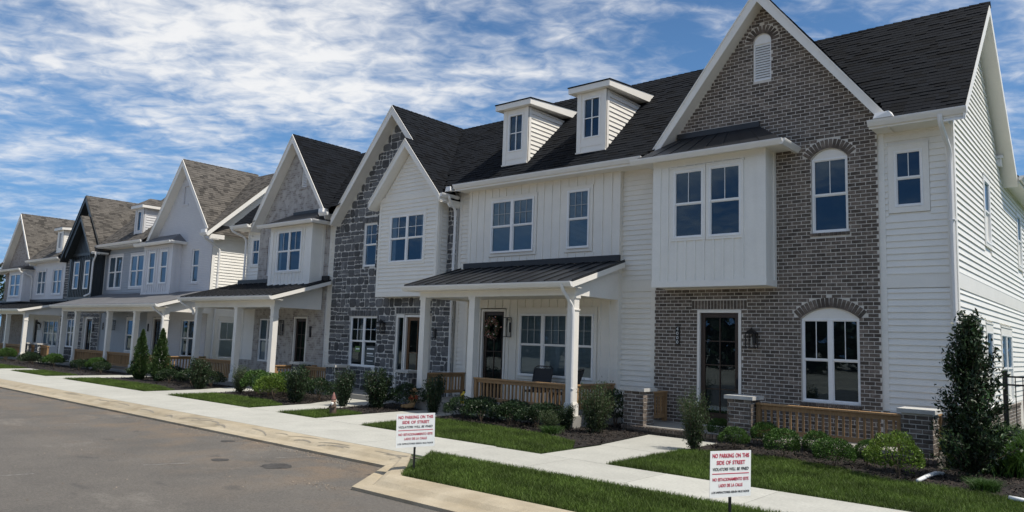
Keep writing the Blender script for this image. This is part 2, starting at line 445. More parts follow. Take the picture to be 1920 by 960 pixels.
# ------------------------------------------------------------------ piece placement: largest in view become objects, the rest one joined part
def place(parent, name, items, mat_, limit):
    """items: (matrix 4x4 as Matrix, meshkey, meshbuilder) ; shares mesh per key; the `limit` largest in view are single objects"""
    sc = []
    for k, (M, key, mk) in enumerate(items):
        p = M @ Vector(mk['c']); q = proj(p)
        vis = -5 <= q[0] <= 1925 and -5 <= q[1] <= 965
        sc.append((mk['a']/(q[2]**2) if vis and key is not None else -1, k))
    sc.sort(reverse=True)
    single = set(k for s_, k in sc[:limit] if s_ > 0)
    rest = MB()
    for k, (M, key, mk) in enumerate(items):
        if k in single:
            ck = (mat_, name, key)
            if ck not in SHARE:
                b = MB(); b.add(mk['v'], mk['f'], mk['t']); SHARE[ck] = b.mesh(name, mat_)
            o = bpy.data.objects.new(name, SHARE[ck]); COL.objects.link(o); o.parent = parent; o.matrix_local = M
        else:
            rest.add([tuple(M @ Vector(v)) for v in mk['v']], mk['f'], mk['t'])
    if rest.v:
        rest.build(name+'s_rest' if False else name, mat_, parent, kind='stuff')
SHARE = {}
def brick_piece(L, D, H, tone, bev=0.003):
    x, z = L/2, H/2
    v = [(-x,0,-z),(x,0,-z),(x,0,z),(-x,0,z),(-x,-D+bev,-z),(x,-D+bev,-z),(x,-D+bev,z),(-x,-D+bev,z),
         (-x+bev,-D,-z+bev),(x-bev,-D,-z+bev),(x-bev,-D,z-bev),(-x+bev,-D,z-bev)]
    f = [(0,3,2,1),(0,1,5,4),(1,2,6,5),(2,3,7,6),(3,0,4,7),(4,5,9,8),(5,6,10,9),(6,7,11,10),(7,4,8,11),(8,9,10,11)]
    return {'v': v, 'f': f, 't': tone, 'c': (0,-D,0), 'a': L*H}
BT = [0.68, 0.78, 0.86, 0.93, 1.0, 1.05, 1.12, 1.22, 0.6, 1.35]
COURSE, BL, JNT = 0.0813, 0.206, 0.0135
def facing(fr):      # 3x3 basis of a wall frame: local x along u, -y outwards, z up
    o = Vector(fr(0,0,0)); ux = Vector(fr(1,0,0))-o; dy = Vector(fr(0,1,0))-o
    return Matrix(((ux.x,dy.x,0),(ux.y,dy.y,0),(0,0,1))).to_4x4()
def brick_items(fr, u0, u1, z0, z1, holes=(), bounds=None, proud=0.006, skipzone=()):
    B = facing(fr); items = []
    n = int((z1-z0)/COURSE)
    for r in range(n+1):
        za = z0+r*COURSE; zb = za+COURSE-JNT
        if zb > z1+0.02: break
        a, b = u0, u1
        if bounds:
            bb = bounds(za+.02)
            if bb is None: continue
            a, b = max(a,bb[0]), min(b,bb[1])
            if b-a < 0.06: continue
        segs = [(a,b)]
        for h in holes:
            h0,h1,hz0,hz1 = h[:4]
            if za < hz1-0.005 and zb > hz0+0.005:
                lo, hi = h0, h1
                if len(h) > 4:
                    e = h[4](za, zb)
                    if e is None: continue
                    lo, hi = e
                ns = []
                for s0,s1 in segs:
                    if hi <= s0 or lo >= s1: ns.append((s0,s1)); continue
                    if lo > s0: ns.append((s0,lo))
                    if hi < s1: ns.append((hi,s1))
                segs = ns
        off = (r%2)*BL/2 + random.uniform(-0.006,0.006)
        for s0,s1 in segs:
            k0 = math.floor((s0-off)/BL)
            u = k0*BL+off
            while u < s1:
                b0, b1 = max(u, s0), min(u+BL-JNT, s1)
                if b1-b0 > 0.03:
                    full = (b1-b0) > BL-JNT-0.004
                    t = random.choice(BT)
                    key = ('s', t) if full else None
                    Lb = BL-JNT if full else b1-b0
                    mk = brick_piece(Lb, proud, COURSE-JNT, t)
                    M = Matrix.Translation(Vector(fr((b0+b1)/2, 0, (za+zb)/2))) @ B @ Matrix.Translation((random.uniform(-.0012,.0012), random.uniform(-.002,.002), random.uniform(-.001,.001)))
                    items.append((M, key, mk))
                u += BL
    return items
def soldier_items(fr, u0, u1, z0, h, proud=0.008):
    B = facing(fr); n = max(1, round((u1-u0)/COURSE)); w = (u1-u0)/n; items = []
    for k in range(n):
        t = random.choice(BT); mk = brick_piece(w-JNT, proud, h-JNT, t)
        items.append((Matrix.Translation(Vector(fr(u0+(k+.5)*w, 0, z0+h/2))) @ B, None if h < .1 else ('v', round(w,3), round(h,3), t), mk))
    return items
def arch_items(fr, uc, zc, r0, h, a0, a1, proud=0.008):
    B = facing(fr); n = max(3, round((a1-a0)*(r0+h/2)/0.083)); items = []
    for k in range(n):
        a = a0+(k+.5)*(a1-a0)/n; t = random.choice(BT)
        mk = brick_piece((a1-a0)/n*(r0+h*0.45)-0.009, proud, h-0.006, t)
        M = Matrix.Translation(Vector(fr(uc+(r0+h/2)*math.cos(a), 0, zc+(r0+h/2)*math.sin(a)))) @ B @ Matrix.Rotation(math.pi/2-a, 4, 'Y')
        items.append((M, ('a', round(r0,2), t), mk))
    return items
def slab_with_holes(mb, fr, u0, u1, z0, z1, holes, d0, d1, bounds=None, nstrip=0):
    """wall slab as boxes; holes (u0,u1,z0,z1); bounds(z)->(ua,ub) gives the gable outline above z1"""
    us = sorted(set([u0,u1]+[x for h in holes for x in h[:2] if u0 < x < u1]))
    for a, b in zip(us[:-1], us[1:]):
        m = (a+b)/2; cuts = sorted([(h[2],h[3]) for h in holes if h[0] < m < h[1]])
        z = z0
        for c0, c1 in cuts:
            if c0 > z: mb.box(fr, a, b, d0, d1, z, min(c0,z1))
            z = max(z, c1)
        if z < z1: mb.box(fr, a, b, d0, d1, z, z1)
def seg_arch(u0, u1, zs, rise):
    w = u1-u0; R_ = (w*w/4+rise*rise)/(2*rise); uc = (u0+u1)/2; zc = zs+rise-R_
    a = math.asin(min(1, w/2/R_))
    return uc, zc, R_, math.pi/2-a, math.pi/2+a
def arc_pts(u0, u1, zs, rise, n=14):
    uc, zc, R_, a0, a1 = seg_arch(u0, u1, zs, rise)
    return [(uc+R_*math.cos(a1+(a0-a1)*k/n), zc+R_*math.sin(a1+(a0-a1)*k/n)) for k in range(n+1)]
def gable_slab(mb, fr, u0, u1, zb, top, xa, holes, d0, d1):
    us = sorted(set([u0,u1,xa]+[x for h in holes for x in h[:2]]))
    for a, b in zip(us[:-1], us[1:]):
        m = (a+b)/2; z = [zb, zb]
        for h in sorted([h for h in holes if h[0] < m < h[1]], key=lambda h: h[2]):
            if h[2] > zb: mb.prism(fr, [(a,zb),(b,zb),(b,h[2]),(a,h[2])], d0, d1)
            z = [h[3], h[3]]
        if top(a) > z[0]-1e-6 or top(b) > z[1]-1e-6:
            pts = [(a,z[0]),(b,z[1]),(b,max(top(b),z[1]+1e-3)),(a,max(top(a),z[0]+1e-3))]
            mb.prism(fr, pts, d0, d1)
def window(h, fr, u0, u1, z0, z1, cols=1, up=(2,1), lo=(1,1), casing=0.0, head=0.0, inner='interior', mull=0.075, wm='white_vinyl', cm='trim', sill=True, mid=0.5, arch=0.0, fd=0.0, curtain=False):
    """double hung window; d>0 is into the wall. fd = setback of the frame"""
    t = 0.036
    m = MB()
    m.box(fr,u0,u0+t,fd-.012,fd+.06,z0,z1); m.box(fr,u1-t,u1,fd-.012,fd+.06,z0,z1)
    m.box(fr,u0+t,u1-t,fd-.012,fd+.06,z1-t,z1); m.box(fr,u0+t,u1-t,fd-.022,fd+.06,z0,z0+t*1.1)
    w = m.build('window', wm, h)
    if arch > 0:
        a = MB(); a.prism(fr, [(u0,z1)]+arc_pts(u0,u1,z1,arch)[1:-1]+[(u1,z1)], fd+.0, fd+.06); a.build('arch_panel', cm, w)
    if casing > 0:
        c = MB(); cw = casing; hh = head or cw
        c.box(fr,u0-cw,u0-.002,-.03,.03,z0-(cw if sill else 0),z1+hh); c.box(fr,u1+.002,u1+cw,-.03,.03,z0-(cw if sill else 0),z1+hh)
        c.box(fr,u0-.002,u1+.002,-.03,.03,z1+.002,z1+hh)
        c.box(fr,u0-cw-.02,u1+cw+.02,-.045,.03,z1+hh,z1+hh+.025)
        if sill: c.box(fr,u0-.002,u1+.002,-.032,.03,z0-cw,z0-.002)
        c.build('casing', cm, w)
    W_ = u1-u0-2*t; cwid = (W_-(cols-1)*mull)/cols
    if cols > 1:
        mm = MB()
        for k in range(1, cols):
            a = u0+t+k*cwid+(k-1)*mull; mm.box(fr,a,a+mull,fd-.010,fd+.06,z0+t*1.1,z1-t)
        mm.build('mullion', wm, w)
    zm = z0+(z1-z0)*mid
    for k in range(cols):
        a = u0+t+k*(cwid+mull); b = a+cwid
        for part, (za, zb), grid, dd in (('upper', (zm, z1-t), up, fd+.004), ('lower', (z0+t*1.1, zm), lo, fd+.022)):
            s = MB(); st = 0.021
            s.box(fr,a,a+st,dd,dd+.03,za,zb); s.box(fr,b-st,b,dd,dd+.03,za,zb)
            s.box(fr,a+st,b-st,dd,dd+.03,za,za+(.04 if part=='upper' else .024)); s.box(fr,a+st,b-st,dd,dd+.03,zb-st,zb)
            so = s.build('sash', wm, w)
            j1 = random.uniform(-.003,.003); j2 = random.uniform(-.003,.003); p = MB(); p.add([fr(a+st,dd+.022+j1+j2,za+st),fr(b-st,dd+.022+j1-j2,za+st),fr(b-st,dd+.022-j1-j2,zb-st),fr(a+st,dd+.022-j1+j2,zb-st)], [(0,1,2,3)])
            p.build('pane', 'glass', w)
            g = MB()
            for i in range(1, grid[0]):
                x = a+st+(b-a-2*st)*i/grid[0]; g.box(fr,x-.007,x+.007,dd+.006,dd+.018,za+st,zb-st)
            for j in range(1, grid[1]):
                z = za+st+(zb-za-2*st)*j/grid[1]
                g.box(fr,a+st,b-st,dd+.004,dd+.016,z-.007,z+.007)
            if g.v: g.build('muntin', 'muntin_grey' if inner == 'blind' else wm, w)
    if inner == 'blind':
        bl = MB(); z = z0+t+.02
        while z < z1-t-.02:
            bl.add([fr(u0+t,fd+.056,z),fr(u1-t,fd+.056,z),fr(u1-t,fd+.066,z+.030),fr(u0+t,fd+.066,z+.030)], [(0,1,2,3)]); z += .034
        bl.build('blind', 'blind', w)
        bk = MB(); bk.box(fr,u0+t,u1-t,fd+.072,fd+.076,z0+t,z1-t); bk.build('interior', 'interior', w)
    else:
        bk = MB(); bk.box(fr,u0+t,u1-t,fd+.064,fd+.068,z0+t,z1-t); bk.build('interior', inner, w)
        if curtain:
            cb = MB(); cw = (u1-u0)*0.14
            for a, b in ((u0+t, u0+t+cw), (u1-t-cw*.6, u1-t)):
                n = 6
                for i in range(n):
                    x0 = a+(b-a)*i/n; x1 = a+(b-a)*(i+1)/n; o0 = .054+.006*(i%2); o1 = .054+.006*((i+1)%2)
                    cb.add([fr(x0,fd+o0,z0+t),fr(x1,fd+o1,z0+t),fr(x1,fd+o1,z1-t),fr(x0,fd+o0,z1-t)], [(0,1,2,3)])
            cb.build('curtain', 'curtain', w)
    return w
def door(h, fr, u0, u1, z0, z1, wood='dark_wood', grid=(2,4), jamb=0.065, fd=0.06, surround='trim', hz=0.35, side=None):
    f = MB()
    f.box(fr,u0-jamb,u0,fd-.05,fd+.08,z0,z1+jamb); f.box(fr,u1,u1+jamb,fd-.05,fd+.08,z0,z1+jamb); f.box(fr,u0,u1,fd-.05,fd+.08,z1,z1+jamb)
    f.box(fr,u0-jamb,u1+jamb,fd-.03,fd+.08,z0-.03,z0)
    fo = f.build('door_frame', surround, h)
    d = MB(); st = 0.11; zl = z0+0.28
    d.box(fr,u0+.004,u0+st,fd+.02,fd+.06,z0,z1-.004); d.box(fr,u1-st,u1-.004,fd+.02,fd+.06,z0,z1-.004)
    d.box(fr,u0+st,u1-st,fd+.02,fd+.06,z0,zl); d.box(fr,u0+st,u1-st,fd+.02,fd+.06,z1-st,z1-.004)
    do = d.build('door', wood, h)
    g = MB()
    for i in range(1, grid[0]):
        x = u0+st+(u1-u0-2*st)*i/grid[0]; g.box(fr,x-.012,x+.012,fd+.022,fd+.05,zl,z1-st)
    for j in range(1, grid[1]):
        z = zl+(z1-st-zl)*j/grid[1]; g.box(fr,u0+st,u1-st,fd+.024,fd+.05,z-.012,z+.012)
    g.build('muntin', wood, do)
    for i in range(grid[0]):
        for j in range(grid[1]):
            xa = u0+st+(u1-u0-2*st)*i/grid[0]+.01; xb = u0+st+(u1-u0-2*st)*(i+1)/grid[0]-.01
            za = zl+(z1-st-zl)*j/grid[1]+.01; zb = zl+(z1-st-zl)*(j+1)/grid[1]-.01
            p = MB(); p.add([fr(xa,fd+.04,za),fr(xb,fd+.04,za),fr(xb,fd+.04,zb),fr(xa,fd+.04,zb)], [(0,1,2,3)]); p.build('pane', 'glass', do)
    bk = MB(); bk.box(fr,u0+.06,u1-.06,fd+.062,fd+.066,z0+.05,z1-.05); bk.build('interior', 'interior', do)
    k = MB(); hx = u1-.055 if side != 'L' else u0+.055
    k.box(fr,hx-.02,hx+.02,fd-.0,fd+.02,z0+.85,z0+1.1); k.tube([fr(hx,fd+.0,z0+.88),fr(hx,fd-.04,z0+.92),fr(hx,fd-.04,z0+1.03),fr(hx,fd+.0,z0+1.07)], .01)
    k.build('handle', 'black_metal', do)
    return do
EXPO = 0.1305
def lap_siding(h, fr, u0, u1, z0, z1, holes=(), m='white', bounds=None, single=True, name='siding_wall', back=0.05, limit=400):
    """clapboards over a sheathing sheet; holes (u0,u1,z0,z1)"""
    b = MB()
    if bounds is None: slab_with_holes(b, fr, u0, u1, z0, z1, list(holes), 0.012, back)
    else: b.prism(fr, bounds['poly'], 0.012, back)
    wall = b.build(name, m, h)
    joined = MB(); n = int(math.ceil((z1-z0)/EXPO))
    for r in range(n):
        za = z0+r*EXPO; zb = min(za+EXPO+0.02, z1)
        if zb-za < 0.03: continue
        a, c = u0, u1
        if bounds is not None:
            e = bounds['f'](min(za+EXPO, z1))
            if e is None: continue
            a, c = max(u0,e[0]), min(u1,e[1])
            if c-a < 0.05: continue
        segs = [(a,c)]
        for q in holes:
            if za < q[3]-.01 and za+EXPO > q[2]+.01:
                ns = []
                for s0,s1 in segs:
                    if q[1] <= s0 or q[0] >= s1: ns.append((s0,s1)); continue
                    if q[0] > s0: ns.append((s0,q[0]))
                    if q[1] < s1: ns.append((q[1],s1))
                segs = ns
        for s0,s1 in segs:
            if s1-s0 < .02: continue
            mb = MB() if single else joined
            j = random.uniform(-.0015,.0015)
            p = [fr(s0,-.027+j,za),fr(s1,-.027+j,za),fr(s1,.012,za),fr(s0,.012,za),fr(s0,.002+j,zb),fr(s1,.002+j,zb),fr(s1,.012,zb),fr(s0,.012,zb)]
            mb.hexa(p, 1.0)
            if single: mb.build('siding_board', m, wall)
    if not single and joined.v: joined.build('siding_board', m, wall, kind='stuff')
    return wall
def board_batten(h, fr, u0, u1, z0, z1, holes=(), m='cream', step=0.29, single=True, back=0.14, corner=0.10):
    b = MB(); slab_with_holes(b, fr, u0, u1, z0, z1, list(holes), 0.0, back)
    wall = b.build('batten_wall', m, h)
    if corner:
        t = MB(); t.box(fr,u0-.01,u0+corner,-.022,back-.002,z0,z1); t.box(fr,u1-corner,u1+.01,-.022,back-.002,z0,z1); t.build('corner_board', m, wall)
    u = u0+corner+step*0.8; J = MB()
    while u < u1-corner-.1:
        cuts = sorted([(q[2],q[3]) for q in holes if q[0]-.03 < u < q[1]+.03]); z = z0+.01
        for c0,c1 in cuts+[(z1-.01, z1)]:
            if c0-z > .05:
                mb = MB() if single else J
                mb.box(fr,u-.024,u+.024,-.025,.002,z,c0)
                if single: mb.build('batten', m, wall)
            z = max(z,c1)
        u += step
    if J.v: J.build('batten', m, wall, kind='stuff')
    return wall
GUT = [(0,0),(0,-.115),(-.055,-.12),(-.085,-.075),(-.105,-.045),(-.118,-.01),(-.118,.004),(-.10,.004),(-.10,-.004),(0,-.006)]
def gutter(h, p, q, out=(0,-1,0), m='aluminium', name='gutter'):
    o = (-out[0], -out[1], 0)      # profile a is negative outwards
    mb = MB(); mb.extrude(GUT, p, q, o); g = mb.build(name, m, h); return g
def downspout(h, pts, m='aluminium', r=0.042):
    mb = MB(); P = [Vector(p) for p in pts]; path = [P[0]]
    for i in range(1, len(P)-1):
        a = (P[i-1]-P[i]); b = (P[i+1]-P[i]); ra = min(.09, a.length*.4); rb = min(.09, b.length*.4)
        A = P[i]+a.normalized()*ra; B = P[i]+b.normalized()*rb
        for k in range(5):
            t = k/4; path.append(A*(1-t)**2+P[i]*2*t*(1-t)+B*t*t)
    path.append(P[-1])
    mb.tube([tuple(p) for p in path], r, n=8, square=True)
    o = mb.build('downspout', m, h)
    s = MB()
    for z in (0.9, 2.6, 4.6):
        for a, b in zip(P[:-1], P[1:]):
            if abs(a.x-b.x) < .02 and abs(a.y-b.y) < .02 and min(a.z,b.z)+.3 < z < max(a.z,b.z)-.3:
                s.box(Front(a.y), a.x-.055, a.x+.055, -.046, .05, z-.012, z+.012)
    if s.v: s.build('strap', m, o)
    return o
SW = [0.15, 0.19, 0.23, 0.28, 0.33]
ST = [1.0, 1.06, 0.94, 1.12, 0.88, 1.0, 0.46, 0.55]
def shingles(parent, O, U, V, L, bounds, m, skip=None, limit=0, exp=0.143, W=None):
    O = Vector(O); U = Vector(U).normalized(); V = Vector(V).normalized(); Nn = U.cross(V).normalized()
    if Nn.z < 0: Nn = -Nn
    B = Matrix(((U.x,V.x,Nn.x),(U.y,V.y,Nn.y),(U.z,V.z,Nn.z))).to_4x4(); items = []
    v = 0.0
    while v < L:
        a, b = bounds(v+exp*.5); u = a-random.uniform(0,.3)
        while u < b:
            w = random.choice(SW); t = random.choice(ST); th = random.choice((.012,.012,.022))
            u0, u1 = max(u,a), min(u+w-.003,b)
            if u1-u0 > .03:
                full = (u1-u0) > w-.006; ww = w-.003 if full else u1-u0
                ln = min(exp+.03, L-v)
                c = O+U*(u0+ww/2)+V*(v+exp/2)
                if skip is None or not skip(c):
                    x = ww/2
                    mk = {'v': [(-x,0,0),(x,0,0),(x,0,th),(-x,0,th),(x,ln,.003),(-x,ln,.003)], 'f': [(0,1,2,3),(3,2,4,5),(1,4,2),(0,3,5),(0,5,4,1)], 't': t, 'c': (0,exp/2,th), 'a': ww*exp}
                    items.append((Matrix.Translation(O+U*(u0+ww/2)+V*v) @ B, ('t',w,t,th) if full and ln > exp else None, mk))
            u += w
        v += exp
    place(parent, 'shingle', items, m, limit)
def ridge_cap(parent, p, q, U, m, name='ridge_cap'):
    p = Vector(p); q = Vector(q); d = (q-p); n = max(1, int(d.length/.2)); mb = MB(); D = d.normalized(); U = Vector(U)
    for i in range(n):
        a = p+d*(i/n); b = p+d*((i+1)/n)+D*.02; lift = Vector((0,0,.02)); s = U*.13; dn = Vector((0,0,-.13*1.05))
        t = random.choice(ST)
        mb.add([tuple(a+lift*1.6),tuple(b+lift*.8),tuple(b+s+dn+lift*.8),tuple(a+s+dn+lift*1.6),tuple(b-s+dn+lift*.8),tuple(a-s+dn+lift*1.6)], [(0,1,2,3),(0,5,4,1)], t)
    return mb.build(name, m, parent)
def gable_roof(h, xa, za, sl, xl, xr, yf, yb, wall_y, m, fm='trim', limit=0, fw=0.24, left_too=False, skip=None, soffit='trim', frieze=None):
    """gable with its ridge along Y; roof surface z = za - sl*|x-xa|"""
    zl = za-sl*(xa-xl); zr = za-sl*(xr-xa)
    d = MB(); F0 = Front(0)
    for xe, ze in ((xl,zl),(xr,zr)):
        d.prism(F0, [(xa,za-.035),(xe,ze-.035),(xe,ze-.002),(xa,za-.002)], yf, yb)
    roof = d.build('gable_roof', m, h)
    c = math.hypot(1, sl)
    if True:
        L_ = (xr-xa)*c
        shingles(roof, (xr,yf,zr), (0,1,0), (-1,0,sl), L_, lambda v: (0.0, yb-yf), m, skip, limit)
    if left_too:
        shingles(roof, (xl,yf,zl), (0,1,0), (1,0,sl), (xa-xl)*c, lambda v: (0.0, yb-yf), m, skip, 0)
    ridge_cap(roof, (xa,yf,za), (xa,yb,za), (1/c*1.0,0,0), m)
    for xe, ze in ((xl,zl),(xr,zr)):
        f = MB(); f.prism(Front(yf), [(xa,za-.03),(xe,ze-.03),(xe,ze-.03-fw),(xa,za-.03-fw*1.25)] , -.025, .015)
        f.prism(Front(yf), [(xa,za-.004),(xe,ze-.004),(xe,ze-.045),(xa,za-.045)], -.045, -.025)
        f.build('rake_board', fm, roof)
        s = MB(); s.prism(Front(yf), [(xa,za-.26),(xe,ze-.26+.02),(xe,ze-.28+.02),(xa,za-.28)], .015, wall_y-yf+.06)
        s.build('soffit', soffit, roof)
        e = MB(); s_ = 1 if xe > xa else -1
        e.box(WORLD, min(xe-s_*.02,xe+s_*.012), max(xe-s_*.02,xe+s_*.012), yf+.016, min(yb, wall_y+.3), ze-.22, ze-.03); e.build('eave_board', fm, roof)
    if frieze:
        z = MB()
        for xe in (xl,xr):
            sgn = 1 if xe > xa else -1
            z.prism(Front(wall_y), [(xa,za-.29),(xe,za-sl*abs(xe-xa)-.27),(xe,za-sl*abs(xe-xa)-.41),(xa,za-.46)], -.03, .02)
        z.build('frieze_board', frieze, roof)
    return roof
def main_roof(h, x0, x1, e, r, m, skip=None, limit=0, back=True, cap=True, gaps=()):
    """ridge along X; e=(Y,Z) of eave, r=(Y,Z) of ridge"""
    d = MB(); S_ = Side(0); th = .05
    sl = (r[1]-e[1])/(r[0]-e[0])
    SX = lambda u, dd, z: (dd, u, z)
    xs = sorted(set([x0,x1]+[x for g_ in gaps for x in g_ if x0 < x < x1]))
    for a, b in zip(xs[:-1], xs[1:]):
        y0 = e[0]
        if any(g_[0] < (a+b)/2 < g_[1] for g_ in gaps): y0 = 16.8
        z0 = e[1]+sl*(y0-e[0]); d.prism(SX, [(y0,z0),(r[0],r[1]),(r[0],r[1]-th),(y0,z0-th)], a, b)
    yb = 2*r[0]-e[0]
    if back: d.prism(SX, [(yb,e[1]),(r[0],r[1]),(r[0],r[1]-th),(yb,e[1]-th)], x0, x1)
    roof = d.build('main_roof', m, h)
    L_ = math.hypot(r[0]-e[0], r[1]-e[1])
    shingles(roof, (x0,e[0],e[1]), (1,0,0), (0,r[0]-e[0],r[1]-e[1]), L_, lambda v: (0.0, x1-x0), m, skip, limit)
    if cap: ridge_cap(roof, (x0,r[0],r[1]), (x1,r[0],r[1]), (0,.72,0), m)
    return roof
def post(h, x, y, z0, z1, w=0.2, m='trim'):
    p = MB(); p.box(WORLD, x-w/2, x+w/2, y-w/2, y+w/2, z0, z1); o = p.build('post', m, h)
    b = MB(); b.box(WORLD, x-w/2-.025, x+w/2+.025, y-w/2-.025, y+w/2+.025, z0, z0+.28); b.box(WORLD, x-w/2-.014, x+w/2+.014, y-w/2-.014, y+w/2+.014, z0+.28, z0+.31); b.build('base', m, o)
    c = MB(); c.box(WORLD, x-w/2-.02, x+w/2+.02, y-w/2-.02, y+w/2+.02, z1-.36, z1-.33); c.box(WORLD, x-w/2-.022, x+w/2+.022, y-w/2-.022, y+w/2+.022, z1-.07, z1-.001); c.build('capital', m, o)
    return o
def railing(h, p0, p1, zb, zt, m='cedar', step=0.125, joined=False):
    p0 = Vector((*p0,0)); p1 = Vector((*p1,0)); D = p1-p0; L_ = D.length; D.normalize(); Nn = Vector((-D.y,D.x,0))
    fr = lambda u, d, z: tuple(p0+D*u+Nn*d+Vector((0,0,z)))
    t = MB(); t.box(fr,0,L_,-.07,.07,zt-.035,zt,1.05); t.box(fr,.0,L_,-.022,.022,zt-.125,zt-.036,.95)
    r = t.build('railing', m, h)
    b = MB(); b.box(fr,0,L_,-.022,.022,zb,zb+.09,.9); b.build('bottom_rail', m, r)
    e = MB(); e.box(fr,0,.09,-.046,.046,zb-.08,zt-.036,.85); e.box(fr,L_-.09,L_,-.046,.046,zb-.08,zt-.036,.85); e.build('newel', m, r)
    n = max(1, int(round((L_-.2)/step))); J = MB()
    for k in range(n):
        u = .1+(L_-.2)*(k+.5)/n; mb = J if joined else MB(); tn = random.uniform(.75,1.25)
        mb.box(fr,u-.019,u+.019,.0225,.06,zb+.01,zt-.037,tn)
        if not joined: mb.build('baluster', m, r)
    if joined: J.build('baluster', m, r, kind='stuff')
    return r
def lantern(h, fr, u, z, w=.2, ht=.42, roof=True):
    m = MB()
    m.box(fr,u-.05,u+.05,-.02,.0,z+ht*.25,z+ht*.75); m.box(fr,u-.012,u+.012,-.17,-.02,z+ht*.86,z+ht*.9)
    d0, d1 = -.05-w, -.05
    if roof:
        c = (d0+d1)/2; zt = z+ht*.72
        b = [fr(u-w*.62,d0-w*.12,zt),fr(u+w*.62,d0-w*.12,zt),fr(u+w*.62,d1+w*.12,zt),fr(u-w*.62,d1+w*.12,zt)]
        m.add(b+[fr(u,c,z+ht*.97)], [(0,1,4),(1,2,4),(2,3,4),(3,0,4),(3,2,1,0)]); m.box(fr,u-.015,u+.015,c-.015,c+.015,z+ht*.95,z+ht)
    else: zt = z+ht
    for a in (u-w/2,u+w/2):
        for dd in (d0,d1): m.box(fr,a-.009,a+.009,dd-.009,dd+.009,z,zt)
    for zz in (z,zt-.018):
        for dd in (d0,d1): m.box(fr,u-w/2,u+w/2,dd-.009,dd+.009,zz,zz+.018)
        for a in (u-w/2,u+w/2): m.box(fr,a-.009,a+.009,d0,d1,zz,zz+.018)
    o = m.build('lantern', 'black_metal', h)
    cd = MB(); c = fr(u,(d0+d1)/2,z); cd.lathe(c, [(.02,.02),(.02,ht*.4),(.012,ht*.42),(.018,ht*.47),(.004,ht*.56)], 8); cd.build('candle', 'candle', o)
    return o
def plaque(h, fr, u, z0, z1, digits=None, w=.09):
    m = MB(); m.box(fr,u-w/2,u+w/2,-.045,-.002,z0,z1); o = m.build('number_plaque', 'black_metal', h)
    if digits:
        hgt = (z1-z0)/len(digits)
        for i, ch in enumerate(digits):
            me = text_mesh(ch, 1.0); text_fit(me, w*.62, hgt*.74)
            B = facing(fr); M = Matrix.Translation(Vector(fr(u,-.047,z1-hgt*(i+.5)))) @ B @ Matrix.Rotation(math.pi/2,4,'X')
            me.transform(M); me.materials.append(MATS['sign_white']); link('digit', me, o)
    return o
_dg = None
def text_mesh(s, size, shear=0.0, bold=0.0):
    cu = bpy.data.curves.new('t', 'FONT'); cu.body = s; cu.size = size; cu.shear = shear; cu.offset = bold; cu.extrude = 0.0008
    cu.space_word = 1.35; cu.align_x = 'CENTER'; cu.align_y = 'CENTER'; cu.resolution_u = 3
    ob = bpy.data.objects.new('t', cu); COL.objects.link(ob)
    dg = bpy.context.evaluated_depsgraph_get(); dg.update()
    me = bpy.data.meshes.new_from_object(ob.evaluated_get(dg))
    bpy.data.objects.remove(ob); bpy.data.curves.remove(cu)
    me.name = 'lettering'; me.materials.clear(); return me
def text_fit(me, w, hgt):
    n = len(me.vertices); co = np.zeros(n*3, np.float32); me.vertices.foreach_get('co', co); co = co.reshape(-1,3)
    mn, mx = co.min(0), co.max(0); c = (mn+mx)/2; co[:,0] = (co[:,0]-c[0])*w/max(1e-6,mx[0]-mn[0]); co[:,1] = (co[:,1]-c[1])*hgt/max(1e-6,mx[1]-mn[1])
    me.vertices.foreach_set('co', co.ravel()); me.update()
